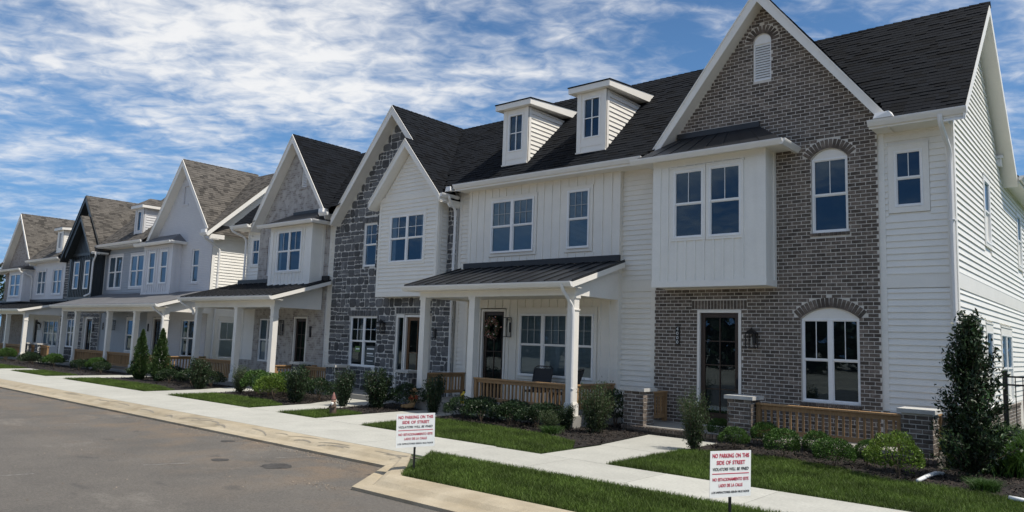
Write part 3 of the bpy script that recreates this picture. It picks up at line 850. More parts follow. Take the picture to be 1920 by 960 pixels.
def porch(h, x0, x1, yw, zw, yf, zf, bx0, bx1, by, bz0, bz1, posts, zfloor, roofm='metal_dark', seams=True, sides=('R','L'), pw=.2):
    """roof from wall line (yw,zw) down to front edge (yf,zf); beam front face at by"""
    SX = lambda u, dd, z: (dd, u, z)
    d = MB(); d.prism(SX, [(yw,zw),(yf,zf),(yf,zf-.035),(yw,zw-.035)], x0, x1); r = d.build('porch_roof', roofm, h)
    if seams:
        n = int((x1-x0)/.41)
        for k in range(n+1):
            x = x0+.02+(x1-x0-.04)*k/n; s = MB(); s.prism(SX, [(yw,zw+.034),(yf+.01,zf+.034),(yf+.01,zf),(yw,zw)], x-.011, x+.011); s.build('seam', roofm, r)
        fl = MB(); fl.box(WORLD, x0+.15, x1-.15, yw-.05, yw+.02, zw+.0, zw+.16); fl.build('flashing', roofm, r)
    s = MB()
    for xe, sg in ((x0,-1),(x1,1)):
        s.prism(SX, [(yw,zw-.036),(yf,zf-.036),(yf,zf-.17),(yw,zw-.17)], xe-.04 if sg > 0 else xe, xe if sg > 0 else xe+.04)
    s.build('rake_board', 'trim', r)
    c = MB(); c.box(WORLD, bx0+.02, bx1-.02, by+.02, yw-.01, bz0+.05, bz0+.07); c.build('ceiling', 'cream', r)
    f = MB(); f.box(WORLD, x0+.04, x1-.04, yf+.002, yf+.03, zf-.17, zf-.04); f.build('fascia', 'trim', r)
    so = MB(); so.box(WORLD, x0+.04, x1-.04, yf+.03, by+.05, zf-.16, zf-.145); so.build('soffit', 'trim', r)
    b = MB(); b.box(WORLD, bx0, bx1, by, by+.2, bz0, bz1); b.build('beam', 'trim', r)
    for sd in sides:
        xe = (bx1-.2, bx1) if sd == 'R' else (bx0, bx0+.2)
        b = MB(); b.box(WORLD, xe[0], xe[1], by+.2, yw-.02, bz0, bz1); b.build('beam', 'trim', r)
        g = MB(); xo = bx1-.03 if sd == 'R' else bx0+.0
        sl = (zw-zf)/(yw-yf); zt = lambda y: zf+sl*(y-yf)-.05
        g.prism(SX, [(by+.01,bz1),(yw-.02,bz1),(yw-.02,zt(yw)),(by+.01,max(zt(by),bz1+.01))], xo, xo+.03); g.build('end_panel', 'trim', r)
    gutter(r, (x0,yf,zf-.03), (x1,yf,zf-.03))
    for px_ in posts: post(h, px_, by+pw/2+.0, zfloor, bz0, pw)
    return r
def pier(h, x0, x1, y0, y1, z0, z1, kind='brick', limit=30):
    m = MB(); g = .012; m.box(WORLD, x0+g, x1-g, y0+g, y1-g, z0, z1)
    p = m.build('pier', 'mortar' if kind == 'brick' else 'stone_mortar', h)
    if kind == 'brick':
        its = brick_items(Front(y0+g), x0, x1, z0+.005, z1, proud=.012+.004) + brick_items(Side(x1-g), y0, y1, z0+.005, z1, proud=.012+.004)
        place(p, 'brick', its, 'brick', limit)
    else:
        stone_face(p, Front(y0+g), x0, x1, z0+.01, z1, limit=limit, smin=.12, smax=.3); stone_face(p, Side(x1-g), y0, y1, z0+.01, z1, limit=4, smin=.12, smax=.3)
    c = MB(); c.box(WORLD, x0-.05, x1+.05, y0-.05, y1+.05, z1, z1+.075); c.build('cap', 'concrete_cap', p)
    return p
def stone_piece(pts, depth):
    """pts outline (x,z) around 0; bulged face"""
    n = len(pts); v = [(x,0,z) for x,z in pts]+[(x*.985,-depth*.75,z*.985) for x,z in pts]+[(x*.86,-depth*random.uniform(.9,1.15),z*.84) for x,z in pts]
    f = [(i,(i+1)%n,n+(i+1)%n,n+i) for i in range(n)]+[(n+i,n+(i+1)%n,2*n+(i+1)%n,2*n+i) for i in range(n)]+[tuple(range(2*n,3*n))]
    return v, f
def stone_face(parent, fr, u0, u1, z0, z1, holes=(), bounds=None, limit=300, smin=.16, smax=.5, depth=.018):
    B = facing(fr); items = []; z = z0; cells = []
    while z < z1-.05:
        hrow = random.choice((.15,.2,.24,.28,.31)); hrow = min(hrow, z1-z)
        if z1-z-hrow < .1: hrow = z1-z
        u = u0-random.uniform(0,.2)
        while u < u1:
            w = random.uniform(smin, smax)*(1.15 if hrow < .2 else .9)
            if hrow > .22 and random.random() < .42:
                k = random.uniform(.36,.64)
                cells += [(u,u+w,z,z+hrow*k)]
                if random.random() < .4: m_ = random.uniform(.4,.6); cells += [(u,u+w*m_,z+hrow*k,z+hrow),(u+w*m_,u+w,z+hrow*k,z+hrow)]
                else: cells += [(u,u+w,z+hrow*k,z+hrow)]
            else: cells += [(u,u+w,z,z+hrow)]
            u += w
        z += hrow
    g = .0125
    for a,b,c,d in cells:
        a, b = max(a,u0), min(b,u1)
        bad = False
        for q in holes:
            if a < q[1] and b > q[0] and c < q[3] and d > q[2]:
                # shrink away from the opening
                opts = [(q[0]-a,(a,q[0],c,d)),(b-q[1],(q[1],b,c,d)),(q[2]-c,(a,b,c,q[2])),(d-q[3],(a,b,q[3],d))]
                best = max(opts, key=lambda t: t[0])
                if best[0] < .05: bad = True; break
                a,b,c,d = best[1]
        if bad or b-a < .06 or d-c < .05: continue
        if bounds:
            e = bounds(d)
            e2 = bounds(c)
            if e2 is None: continue
            e = e or ((e2[0]+e2[1])/2-.001, (e2[0]+e2[1])/2+.001)
            a, b = max(a,(e[0]+e2[0])/2), min(b,(e[1]+e2[1])/2)
            if b-a < .06: continue
        x, zz = (b-a)/2-g, (d-c)/2-g; pts = []
        rc = min(x,zz)*.7
        for sx, sz in ((-1,-1),(1,-1),(1,1),(-1,1)):
            cx_, cz_ = sx*x, sz*zz; r1, r2 = random.uniform(.15,1)*rc, random.uniform(.15,1)*rc
            j = lambda: random.uniform(-.014,.010)
            if sx*sz > 0: q1, q2 = (cx_+j(), cz_-sz*r2), (cx_-sx*r1, cz_+j())
            else: q1, q2 = (cx_-sx*r1, cz_+j()), (cx_+j(), cz_-sz*r2)
            pts += [q1,q2]
        t = random.choice([.6,.75,.85,1,1.1,1.25,1.45,.9]); 
        v, f = stone_piece(pts, depth*random.uniform(.7,1.2))
        items.append((Matrix.Translation(Vector(fr((a+b)/2,0,(c+d)/2))) @ B, ('st',random.random()), {'v':v,'f':f,'t':t,'c':(0,-depth,0),'a':x*zz*4}))
    place(parent, 'stone', items, 'stone', limit)
# ------------------------------------------------------------------ the houses
K, S, CORE = 16.46, 16.55, 16.60
EAVE, RIDGE = (15.92, 6.68), (19.48, 10.08)
ROW = 'townhouses along the street'
FK = Front(K); FS = Front(S)
def core(h, x0, x1, zt, yb=26.0, m='white', roofz=None, e=None, r=None):
    b = MB(); b.box(WORLD, x0, x1, CORE, yb, -0.05, zt); o = b.build('house_body', m, h); return o
def gfun(xa, za, sl, drop=.30):
    top = lambda u: za-drop-sl*abs(u-xa)
    def bd(z, zmin=6.45, x0=-99, x1=99):
        if z <= zmin: return (x0, x1)
        w = (za-drop-z)/sl
        return None if w <= .02 else (xa-w, xa+w)
    return top, bd
def under(xa, za, sl, y0=15.6):
    return lambda c: c.y > y0 and c.z < za-sl*abs(c.x-xa)-.03 and za-sl*abs(c.x-xa) > 6.2
def louvre(h, fr, u0, u1, z0, z1, arch=0.0, m='white_vinyl'):
    a = MB(); t = .03
    a.box(fr,u0,u0+t,.02,.07,z0,z1); a.box(fr,u1-t,u1,.02,.07,z0,z1); a.box(fr,u0+t,u1-t,.02,.07,z0,z0+t); a.box(fr,u0+t,u1-t,.02,.07,z1-t,z1)
    o = a.build('gable_vent', m, h)
    z = z0+t
    while z < z1-t-.03:
        s = MB(); s.hexa([fr(u0+t,.022,z),fr(u1-t,.022,z),fr(u1-t,.034,z),fr(u0+t,.034,z),fr(u0+t,.06,z+.062),fr(u1-t,.06,z+.062),fr(u1-t,.07,z+.062),fr(u0+t,.07,z+.062)])
        s.build('slat', m, o); z += .062
    if arch: p = MB(); p.prism(fr, [(u0,z1)]+arc_pts(u0,u1,z1,arch)[1:-1]+[(u1,z1)], .03, .08); p.build('arch_panel', m, o)
    return o
def box_bay(h, x0, x1, yf, yb, z0, z1, wins, m='white', style='batten', single=True, wk={}, side_single=True):
    """box bay: front at yf; wins list of (u0,u1,z0,z1,cols)"""
    F = Front(yf); b = MB(); b.box(WORLD, x0+.01, x1-.01, yf+.16, yb, z0+.01, z1); bay = b.build('bay', m, h)
    holes = [(w[0]-.02,w[1]+.02,w[2]-.02,w[3]+.02) for w in wins]
    if style == 'batten':
        board_batten(h, F, x0, x1, z0+.14, z1, [(q[0]-.06,q[1]+.06,q[2]-.08,q[3]+.12) for q in holes] if False else holes, m, step=.235, single=single, back=.15, corner=.20)
        t = MB(); t.box(F, x0-.02, x1+.02, -.035, .1, z0, z0+.15); t.box(Side(x1), yf+.1, yb, -.02, .05, z0, z0+.15)
        t.box(F, x0+.2, x1-.2, -.024, .02, z1-.16, z1-.001); t.build('skirt_board', m, bay)
        s = MB(); s.box(Side(x1), yf+.02, yf+.14, -.012, .02, z0+.15, z1); s.box(Side(x1), yb-.12, yb, -.012, .02, z0+.15, z1); s.build('corner_board', m, bay)
    else:
        lap_siding(h, F, x0+.11, x1-.11, z0+.16, z1, holes, m, single=single, back=.15)
        t = MB(); t.box(F, x0, x0+.11, -.022, .15, z0, z1); t.box(F, x1-.11, x1, -.022, .15, z0, z1); t.box(F, x0+.11, x1-.11, -.02, .15, z0, z0+.16); t.build('corner_board', m, bay)
        lap_siding(h, Side(x1), yf+.16, yb-.06, z0+.02, z1, [], m, single=side_single, name='siding_wall', back=.02)
        t = MB(); t.box(Side(x1), yf+.02, yf+.15, -.02, .01, z0, z1); t.build('corner_board', m, bay)
    for w in wins:
        k = dict(cols=w[4], casing=.085, fd=-.02, cm=m); k.update(wk)
        window(h, F, w[0], w[1], w[2], w[3], **k)
    return bay

# ---- end house: dark brick gable
A = root('brick_townhouse', (-6.1, K, 0), 'end townhouse with dark brown brick front, tall brick gable and white side wall', 'house', ROW)
xa, za, sl = -6.61, 10.30, 1.29
top, bd = gfun(xa, za, sl)
core(A, -9.38, -2.86, 6.62, 30.0)
mo = MB()
lw, uw = (-5.81,-4.61,.89,2.67), (-5.56,-4.79,4.52,6.16)
dz = (-8.26,-7.15,.14,2.86)
holes = [dz, (lw[0],lw[1],lw[2],lw[3]+.235), (uw[0],uw[1],uw[2],uw[3]+.205)]
slab_with_holes(mo, FK, -9.40, -4.20, -.05, 6.45, holes, .012, .14)
for (a,b,c,d), rs in ((lw,.235),(uw,.205)):
    ap = arc_pts(a,b,d,rs,16)
    for (x0,z0),(x1,z1) in zip(ap[:-1],ap[1:]):
        mo.prism(FK, [(x0,z0),(x1,z1),(x1,d+rs),(x0,d+rs)], .012, .14)
vt = (-6.86,-6.43,8.20,9.13)
gable_slab(mo, FK, -9.40, -4.20, 6.45, top, xa, [(vt[0],vt[1],vt[2],9.345)], .012, .14)
ap = arc_pts(vt[0],vt[1],9.13,.21,12)
for (x0,z0),(x1,z1) in zip(ap[:-1],ap[1:]):
    mo.prism(FK, [(x0,z0),(x1,z1),(x1,9.345),(x0,9.345)], .012, .14)
wall = mo.build('brick_wall', 'mortar', A)
def archhole(a, b, zs, rise, hv):
    uc, zc, R_, a0, a1 = seg_arch(a,b,zs,rise); Ro = R_+hv+.008
    def f(za_, zb_):
        z = za_+.012
        if abs(z-zc) >= Ro: return None
        hw = math.sqrt(Ro*Ro-(z-zc)**2)
        lim = max((b-a)/2, (R_+hv)*math.cos(a0)+.004) if zs-.02 <= z else (b-a)/2
        hw = min(hw, lim); return (uc-hw, uc+hw)
    return (a-.4, b+.4, zs-.0, zs+rise+hv+.02, f)
bh = [dz, lw, uw, (-9.13,-6.34,3.36,6.42), vt, (-8.40,-7.02,2.86,3.09), archhole(lw[0],lw[1],lw[3],.235,.21), archhole(uw[0],uw[1],uw[3],.205,.21), archhole(vt[0],vt[1],vt[3],.21,.2), (uw[0]-.03,uw[1]+.03,uw[2]-.085,uw[2])]
its = brick_items(Front(K+.012), -9.40, -4.20, .02, 10.1, bh, lambda z: bd(z, 6.45, -9.40, -4.20))
its += soldier_items(Front(K+.012), -8.40, -7.02, 2.87, .215)
for (a,b,c,d), rs, hv in ((lw,.235,.21),(uw,.205,.21)):
    uc, zc, R_, a0, a1 = seg_arch(a,b,d,rs); its += arch_items(Front(K+.012), uc, zc, R_, hv, a0-.02, a1+.02)
uc, zc, R_, a0, a1 = seg_arch(vt[0],vt[1],vt[3],.21); its += arch_items(Front(K+.012), uc, zc, R_, .2, a0, a1)
its += soldier_items(Front(K+.012), uw[0]-.03, uw[1]+.03, uw[2]-.08, .08, proud=.03)
its += soldier_items(Front(K+.012), lw[0]-.03, lw[1]+.03, lw[2]-.08, .08, proud=.03)
place(wall, 'brick', its, 'brick', 215)
window(A, FK, lw[0]+.01, lw[1]-.01, lw[2]+.005, lw[3], cols=2, up=(2,1), fd=.06, arch=.23, mull=.08)
window(A, FK, uw[0]+.01, uw[1]-.01, uw[2]+.005, uw[3], cols=1, up=(2,1), fd=.06, arch=.20)
louvre(A, Front(K+.02), vt[0]+.005, vt[1]-.005, vt[2], vt[3], .205)
door(A, FK, -8.185, -7.225, .19, 2.79, fd=.05)
box_bay(A, -9.13, -6.34, 15.88, K+.01, 3.36, 6.42, [(-8.58,-7.82,4.51,6.14,1),(-7.68,-6.90,4.50,6.15,1)], m='white', wk=dict(up=(2,1), casing=.06))
# low hipped metal roof over the bay
hb = MB(); P = [(-9.55,15.55,6.47),(-5.84,15.55,6.47),(-5.84,K+.01,6.47),(-9.55,K+.01,6.47),(-8.75,K+.01,7.12),(-6.72,K+.01,7.12)]
hb.add(P, [(0,1,5,4),(1,2,5),(3,0,4),(3,2,1,0),(2,3,4,5)]); hbr = hb.build('bay_roof', 'metal_dark', A)
for k in range(1, 8):
    t = k/8; x = -9.55+3.71*t; xt = -8.75+2.03*t
    s = MB(); s.tube([(x,15.56,6.48),(x*.35+xt*.65 if .0 else (x+ (x if -8.75<x<-6.72 else xt))/2, (15.55+K)/2, 6.81)] if False else [(x,15.56,6.482),((xt),K,7.125)], .011, 4); s.build('seam', 'metal_dark', hbr)
fl = MB(); fl.box(WORLD, -8.80, -6.70, K-.05, K+.01, 7.09, 7.22); fl.build('flashing', 'metal_dark', hbr)
fs = MB(); fs.box(WORLD, -9.50, -5.88, 15.60, K, 6.42, 6.445); fs.box(WORLD, -9.50, -5.88, 15.57, 15.60, 6.35, 6.465); fs.box(WORLD, -5.91, -5.88, 15.60, K, 6.35, 6.465); fs.build('fascia', 'trim', hbr)
gutter(hbr, (-9.58,15.57,6.47), (-5.82,15.57,6.47)); gutter(hbr, (-5.88,15.50,6.465), (-5.88,K,6.465), out=(1,0,0))
plaque(A, FK, -8.745, 2.03, 2.45, '4000')
lantern(A, FK, -6.85, 2.0, w=.2, ht=.45)
# siding strip right of the brick
base = MB(); base.box(WORLD, -4.195, -2.83, K+.04, CORE, -.05, .80); bo = base.build('brick_base', 'mortar', A)
place(bo, 'brick', brick_items(Front(K+.04), -4.18, -2.83, .0, .72) + soldier_items(Front(K+.03), -4.18, -2.83, .72, .085, proud=.02), 'brick', 25)
sw = (-3.90,-3.37,4.95,6.13)
lap_siding(A, FS, -4.08, -2.96, .85, 3.29, [], 'white', name='siding_wall')
lap_siding(A, FS, -4.08, -2.96, 3.60, 6.55, [(sw[0]-.12,sw[1]+.12,sw[2]-.12,sw[3]+.13)], 'white', name='siding_wall')
t = MB(); t.box(FS,-4.20,-4.08,-.03,.05,.83,6.60); t.box(FS,-2.96,-2.84,-.03,.05,.83,6.60); t.box(FS,-4.08,-2.96,-.02,.05,3.30,3.60); t.box(FS,-4.08,-2.96,-.035,.05,3.575,3.60); t.box(FS,-4.08,-2.96,-.02,.05,.81,.86)
t.build('corner_board', 'white', A)
window(A, FS, *sw, up=(2,1), casing=.115, fd=-.02, cm='white')
# white end wall
SD = Side(-2.84); yb = 30.0
eb = MB(); eb.box(WORLD, -2.86, -2.81, K+.06, yb, -.05, .80); ebo = eb.build('brick_base', 'mortar', A)
place(ebo, 'brick', brick_items(Side(-2.81), 16.50, 24.5, .0, .72) + soldier_items(Side(-2.805), 16.50, 24.5, .72, .085, proud=.02), 'brick', 15)
sws = [(16.98,17.66,.84,2.55),(19.62,20.42,.84,2.55),(21.75,23.45,.84,2.55)]
uws = [(19.98,20.72,4.60,6.10),(25.5,26.3,4.60,6.10)]
sh = [(a-.1,b+.1,c-.05,d+.2) for a,b,c,d in sws]
lap_siding(A, SD, 16.66, yb, .85, 3.29, sh, 'white', name='siding_wall', back=.03)
lap_siding(A, SD, 16.66, yb, 3.60, 6.60, [(a-.1,b+.1,c-.1,d+.1) for a,b,c,d in uws], 'white', name='siding_wall', back=.03)
yr, zr = 19.48, 10.05; slm = (zr-6.62)/(yr-15.92)
gb = {'poly': [(16.20,6.60),(22.75,6.60),(yr,zr-.28)], 'f': lambda z: (yr-(zr-.28-z)/slm, yr+(zr-.28-z)/slm) if z < zr-.35 else None}
lap_siding(A, SD, 15.0, 24.0, 6.60, 9.8, [], 'white', bounds=gb, name='siding_wall', back=.03)
t = MB(); t.box(SD,16.53,16.66,-.03,.03,.83,6.75); t.box(SD,16.66,yb,-.022,.03,3.29,3.60); t.box(SD,16.66,yb,-.02,.03,.81,.86); t.build('corner_board', 'white', A)
for w in sws: window(A, SD, *w, cols=2 if w[1]-w[0] > 1 else 1, up=(1,1), casing=.07, head=.17, fd=-.02, cm='white', sill=False)
for w in uws: window(A, SD, *w, up=(1,1), casing=.09, fd=-.02, cm='white')
av = MB(); av.box(SD, 22.25, 22.5, -.14, 0, 7.05, 7.12); av.box(SD, 22.3, 22.45, -.10, 0, 6.85, 7.05); av.build('side_vent', 'white_vinyl', A)
# main roof
RA = main_roof(A, -9.42, -2.50, EAVE, (19.48,10.10), 'shingle_dark', skip=under(xa,za,sl), limit=300, gaps=[(-9.43,-3.95)])
SX = lambda u, dd, z: (dd, u, z)
rk = MB()
for s_ in (-1, 1):
    ye = 19.48+s_*3.6; rk.prism(SX, [(19.48,10.04),(ye,6.62),(ye,6.42),(19.48,9.80)], -2.53, -2.495)
rk.build('rake_board', 'white', RA)
so = MB()
for s_ in (-1, 1):
    ye = 19.48+s_*3.6; so.prism(SX, [(19.48,9.82),(ye,6.44),(ye,6.42),(19.48,9.80)], -2.86, -2.53)
so.box(WORLD, -4.2, -2.86, 15.95, CORE, 6.53, 6.55)
so.build('soffit', 'white', RA)
fa = MB(); fa.box(WORLD, -4.21, -2.50, 15.93, 15.96, 6.50, 6.66); fa.build('fascia', 'white', RA)
gutter(RA, (-4.22,15.94,6.66), (-2.47,15.94,6.66))
downspout(A, [(-2.92,15.88,6.58),(-2.92,15.90,6.42),(-2.87,16.38,6.0),(-2.87,16.46,5.8),(-2.87,16.46,.12),(-2.80,16.25,.03)])
GA = gable_roof(A, xa, za, sl, -9.36, -3.86, 16.10, 19.9, K, 'shingle_dark', limit=0)
cb = MB(); cb.hexa([(-4.10,15.80,6.67),(-3.72,15.80,6.67),(-3.72,16.12,6.70),(-4.10,16.12,6.70),(-4.06,15.83,6.79),(-3.80,15.80,6.79),(-3.80,16.1,6.82),(-4.06,16.1,6.82)]); cb.build('gutter_guard', 'white_vinyl', RA)
# rear wing eave along the side
rw = MB(); SYF = lambda u, d, z: (u, d, z)
rw.prism(Front(0), [(-2.45,6.70),(-6.0,10.0),(-9.4,6.70),(-9.4,6.6),(-2.45,6.62)], 23.1, 30.2); rw.build('rear_roof', 'shingle_dark', A)
gutter(A, (-2.46,23.0,6.70), (-2.46,30.2,6.70), out=(1,0,0))
rs = MB(); rs.box(WORLD, -2.86, -2.46, 23.08, 30.2, 6.52, 6.56); rs.box(WORLD,-2.49,-2.465,23.08,30.2,6.56,6.68); rs.build('soffit', 'white', A)
# open porch with piers and rails
pc = MB(); pc.box(WORLD, -9.42, -2.95, 15.10, K+.02, -.05, .165); pco = pc.build('porch_slab', 'concrete_porch', A)
place(pco, 'brick', soldier_items(Front(15.10), -9.42, -2.95, .065, .098, proud=.09) + brick_items(Front(15.08), -9.42, -2.95, -.02, .06, proud=.05), 'brick', 30)
for a, b in ((-9.40,-8.87),(-6.86,-6.34),(-3.55,-3.03)): pier(A, a, b, 15.07, 15.57, .0 if a > -4 else .12, .925, limit=36)
railing(A, (-6.32,15.32), (-3.57,15.32), .27, .87)
railing(A, (-9.06,15.59), (-9.06,K-.02), .27, .90)
railing(A, (-3.2,15.59), (-3.2,K+.0), .27, .87)

# ---- middle house: cream board and batten with two dormers
Bh = root('batten_townhouse', (-12.9, S, 0), 'cream board and batten townhouse with two roof dormers and wide metal roofed porch', 'house', ROW)
core(Bh, -16.42, -9.42, 6.62)
YB = 16.40; FB = Front(YB)
lap_siding(Bh, FS, -10.42, -9.53, .30, 3.33, [], 'cream'); lap_siding(Bh, FS, -10.42, -9.53, 3.62, 6.55, [], 'cream')
lap_siding(Bh, FS, -16.30, -15.86, .30, 6.55, [], 'cream')
t = MB(); t.box(FS,-9.53,-9.405,-.03,.05,.2,6.6); t.box(FS,-10.42,-9.53,-.02,.05,3.33,3.62); t.box(FS,-16.41,-16.30,-.03,.05,.2,6.6); t.box(FS,-10.42,-9.53,-.02,.05,.22,.30); t.build('corner_board', 'cream', Bh)
w2, w1, lw3 = (-14.90,-13.28,4.53,6.10), (-12.09,-11.36,4.52,6.13), (-13.66,-11.15,1.02,2.75)
bdoor = (-15.24,-14.22,.28,2.92)
HB = [(a-.10,b+.10,c-.12,d+.10) for a,b,c,d in (w2,w1,lw3)]+[bdoor]
board_batten(Bh, FB, -15.86, -10.42, .22, 6.52, HB, 'cream', step=.285, back=.2)
hb = MB()
for a,b,c,d in HB[:3]: hb.box(FB,a,b,.02,.2,c,d)
hb.build('sheathing', 'cream', Bh)
window(Bh, FB, *w2, cols=2, up=(3,2), casing=.09, fd=-.06, inner='blind', cm='cream', mull=.09)
window(Bh, FB, *w1, cols=1, up=(3,2), casing=.09, fd=-.06, inner='blind', cm='cream')
window(Bh, FB, *lw3, cols=3, up=(3,2), casing=.09, head=.16, fd=-.06, inner='blind', cm='cream', mull=.09)
door(Bh, FB, -15.14, -14.32, .32, 2.82, grid=(2,2), fd=.06)
lantern(Bh, FB, -14.07, 2.08, w=.17, ht=.56, roof=False)
RB = main_roof(Bh, -16.45, -9.42, EAVE, (19.48,10.03), 'shingle_dark', skip=lambda c: under(-19.42,9.84,1.18)(c) or under(xa,za,sl)(c), limit=240)
fa = MB(); fa.box(WORLD, -16.1, -9.5, 15.94, 15.97, 6.48, 6.66); fa.box(WORLD, -16.1, -9.42, 15.97, CORE, 6.50, 6.52); fa.build('fascia', 'trim', RB)
gutter(RB, (-16.10,15.95,6.66), (-9.5,15.95,6.66))
def dormer(h, xc, w, yf, zb, zt, m, roofm, win, depth=2.6, rise=.26, ov=.2, gl=(2,2), hip=False, fmat='trim', single=True):
    x0, x1 = xc-w/2, xc+w/2
    b = MB(); b.box(WORLD, x0+.02, x1-.02, yf+.10, yf+depth, zb-.6, zt); d = b.build('dormer', m, h)
    F = Front(yf); f = MB(); slab_with_holes(f, F, x0, x1, zb-.05, zt, [win], 0, .1); f.box(F, x0, x0+.13, -.02, .1, zb-.05, zt); f.box(F, x1-.13, x1, -.02, .1, zb-.05, zt)
    f.box(F, x0+.13, x1-.13, -.012, .02, zb+.12, zb+.24); f.box(F, x0-.01, x1+.01, -.05, .1, zb-.06, zb-.02); f.build('face_board', m, d)
    t = .03; fr_ = MB(); u0,u1,z0,z1 = win
    fr_.box(F,u0,u0+t,-.02,.06,z0,z1); fr_.box(F,u1-t,u1,-.02,.06,z0,z1); fr_.box(F,u0+t,u1-t,-.02,.06,z0,z0+t); fr_.box(F,u0+t,u1-t,-.02,.06,z1-t,z1)
    for i in range(1,gl[0]): x = u0+(u1-u0)*i/gl[0]; fr_.box(F,x-.011,x+.011,.0,.03,z0+t,z1-t)
    for j in range(1,gl[1]): z = z0+(z1-z0)*j/gl[1]; fr_.box(F,u0+t,u1-t,.002,.028,z-.011,z+.011)
    fr_.build('window_frame', 'white_vinyl', d)
    p = MB(); p.add([F(u0,.03,z0),F(u1,.03,z0),F(u1,.03,z1),F(u0,.03,z1)], [(0,1,2,3)]); p.build('pane', 'glass', d)
    bk = MB(); bk.box(F,u0,u1,.06,.065,z0,z1); bk.build('interior', 'interior', d)
    lap_siding(d, Side(x1-.015), yf+.12, yf+depth, zb-.5, zt-.03, [], m, single=False, back=.02)
    c = MB(); c.box(Side(x1), yf+.02, yf+.12, -.012, .02, zb-.2, zt-.01); c.build('corner_board', m, d)
    SXl = lambda u, dd, z: (dd, u, z); y0, y1 = yf-ov, yf+depth
    r = MB()
    if not hip:
        r.prism(SXl, [(y0,zt+.19),(y1,zt+.19+rise),(y1,zt+.16+rise),(y0,zt+.16)], x0-ov-.02, x1+ov+.02)
        ro = r.build('dormer_roof', roofm, d)
        e = MB(); e.prism(SXl, [(y0+.02,zt+.155),(y1,zt+.155+rise),(y1,zt-.02+rise*.6),(y0+.02,zt)], x0-ov, x1+ov); e.build('fascia', fmat, ro)
    else:
        zc = zt+.15; xm = (x0+x1)/2
        r.add([(x0-ov,y0,zc),(x1+ov,y0,zc),(x1+ov,y1,zc),(x0-ov,y1,zc),(xm,yf+.45,zc+.45),(xm,y1,zc+.45)], [(0,1,4),(1,2,5,4),(3,0,4,5),(3,2,1,0)])
        ro = r.build('dormer_roof', roofm, d)
        e = MB(); e.box(WORLD, x0-ov+.01, x1+ov-.01, y0+.01, y1, zt, zc-.004); e.build('fascia', fmat, ro)
        sl_ = .45/((x1+ov)-xm)
        shingles(ro, (x1+ov,y0,zc), (0,1,0), (-1,0,sl_), math.hypot(.45,x1+ov-xm), lambda v: (v*.8, y1-y0), roofm, None, 0)
    return d
for i, xc in enumerate((-14.12, -11.40)):
    dormer(Bh, xc, .96, 16.42, 7.20, 8.85, 'trim', 'shingle_dark', (xc-.27,xc+.27,7.56,8.68))
porch(Bh, -16.15, -10.24, YB, 4.12, 14.13, 3.43, -15.86, -10.42, 14.50, 3.11, 3.38, (-15.72,-13.80,-10.54), .26)
pl = MB(); pl.box(WORLD, -16.0, -10.35, 14.42, YB+.02, -.05, .27); pl.build('porch_slab', 'concrete_porch', Bh)
railing(Bh, (-13.68,14.62), (-10.66,14.62), .40, .99)
railing(Bh, (-10.52,14.72), (-10.52,YB-.03), .40, .99)
railing(Bh, (-15.80,14.9), (-15.80,YB-.03), .40, .99)
downspout(Bh, [(-10.50,14.06,3.34),(-10.50,14.10,3.2),(-10.46,14.44,2.85),(-10.44,14.46,2.65),(-10.44,14.46,.15)])

# ---- stone house with a projecting siding gable
Ch = root('stone_townhouse', (-19.6, K, 0), 'townhouse faced in grey stone with a projecting cream siding bay under a small gable', 'house', ROW)
cxa, cza, csl = -19.42, 9.84, 1.18
top, bd = gfun(cxa, cza, csl)
core(Ch, -22.72, -16.46, 6.6)
cw, cl, cd = (-21.07,-20.37,4.40,5.92), (-21.56,-20.10,.93,2.65), (-19.14,-17.40,.10,2.74)
mo = MB(); slab_with_holes(mo, FK, -22.75, -16.45, -.05, 6.42, [cw,cl,cd], .012, .14)
gable_slab(mo, FK, -22.75, -16.45, 6.42, top, cxa, [], .012, .14)
wall = mo.build('stone_wall', 'stone_mortar', Ch)
stone_face(wall, Front(K+.012), -22.74, -16.46, .02, 9.4, [(cw[0]-.0,cw[1],cw[2]-.0,cw[3]+.24),(cl[0],cl[1],cl[2],cl[3]+.22),(cd[0],cd[1],cd[2],cd[3]+.24),(-19.70,-16.84,3.28,6.45)], bounds=lambda z: bd(z,6.42,-22.74,-16.46), limit=285)
bs_ = Front(K+.012)
for a,b,z in ((cw[0]-.1,cw[1]+.1,cw[3]),(cl[0]-.1,cl[1]+.1,cl[3]),(cd[0],cd[1],cd[3])):
    its = []; u = a
    while u < b-.05:
        w = random.uniform(.11,.19); w = min(w,b-u); t = random.choice([.7,.85,1,1.2]); x, zz = w/2-.012, .098
        pts = [(-x,-zz+.01),(-x+.01,-zz),(x-.01,-zz),(x,-zz+.01),(x,zz-.01),(x-.01,zz),(-x+.01,zz),(-x,zz-.01)]
        v, f = stone_piece(pts, .018); its.append((Matrix.Translation(Vector(bs_(u+w/2,0,z+.115))), None, {'v':v,'f':f,'t':t,'c':(0,0,0),'a':.02})); u += w
    place(wall, 'stone', its, 'stone', 0)
window(Ch, FK, cw[0]+.005, cw[1]-.005, cw[2], cw[3], up=(2,2), fd=.05, curtain=True)
window(Ch, FK, cl[0]+.005, cl[1]-.005, cl[2], cl[3], cols=2, up=(2,2), fd=.05)
door(Ch, FK, -18.60, -17.62, .17, 2.64, wood='honey_wood', grid=(2,2), fd=.05)
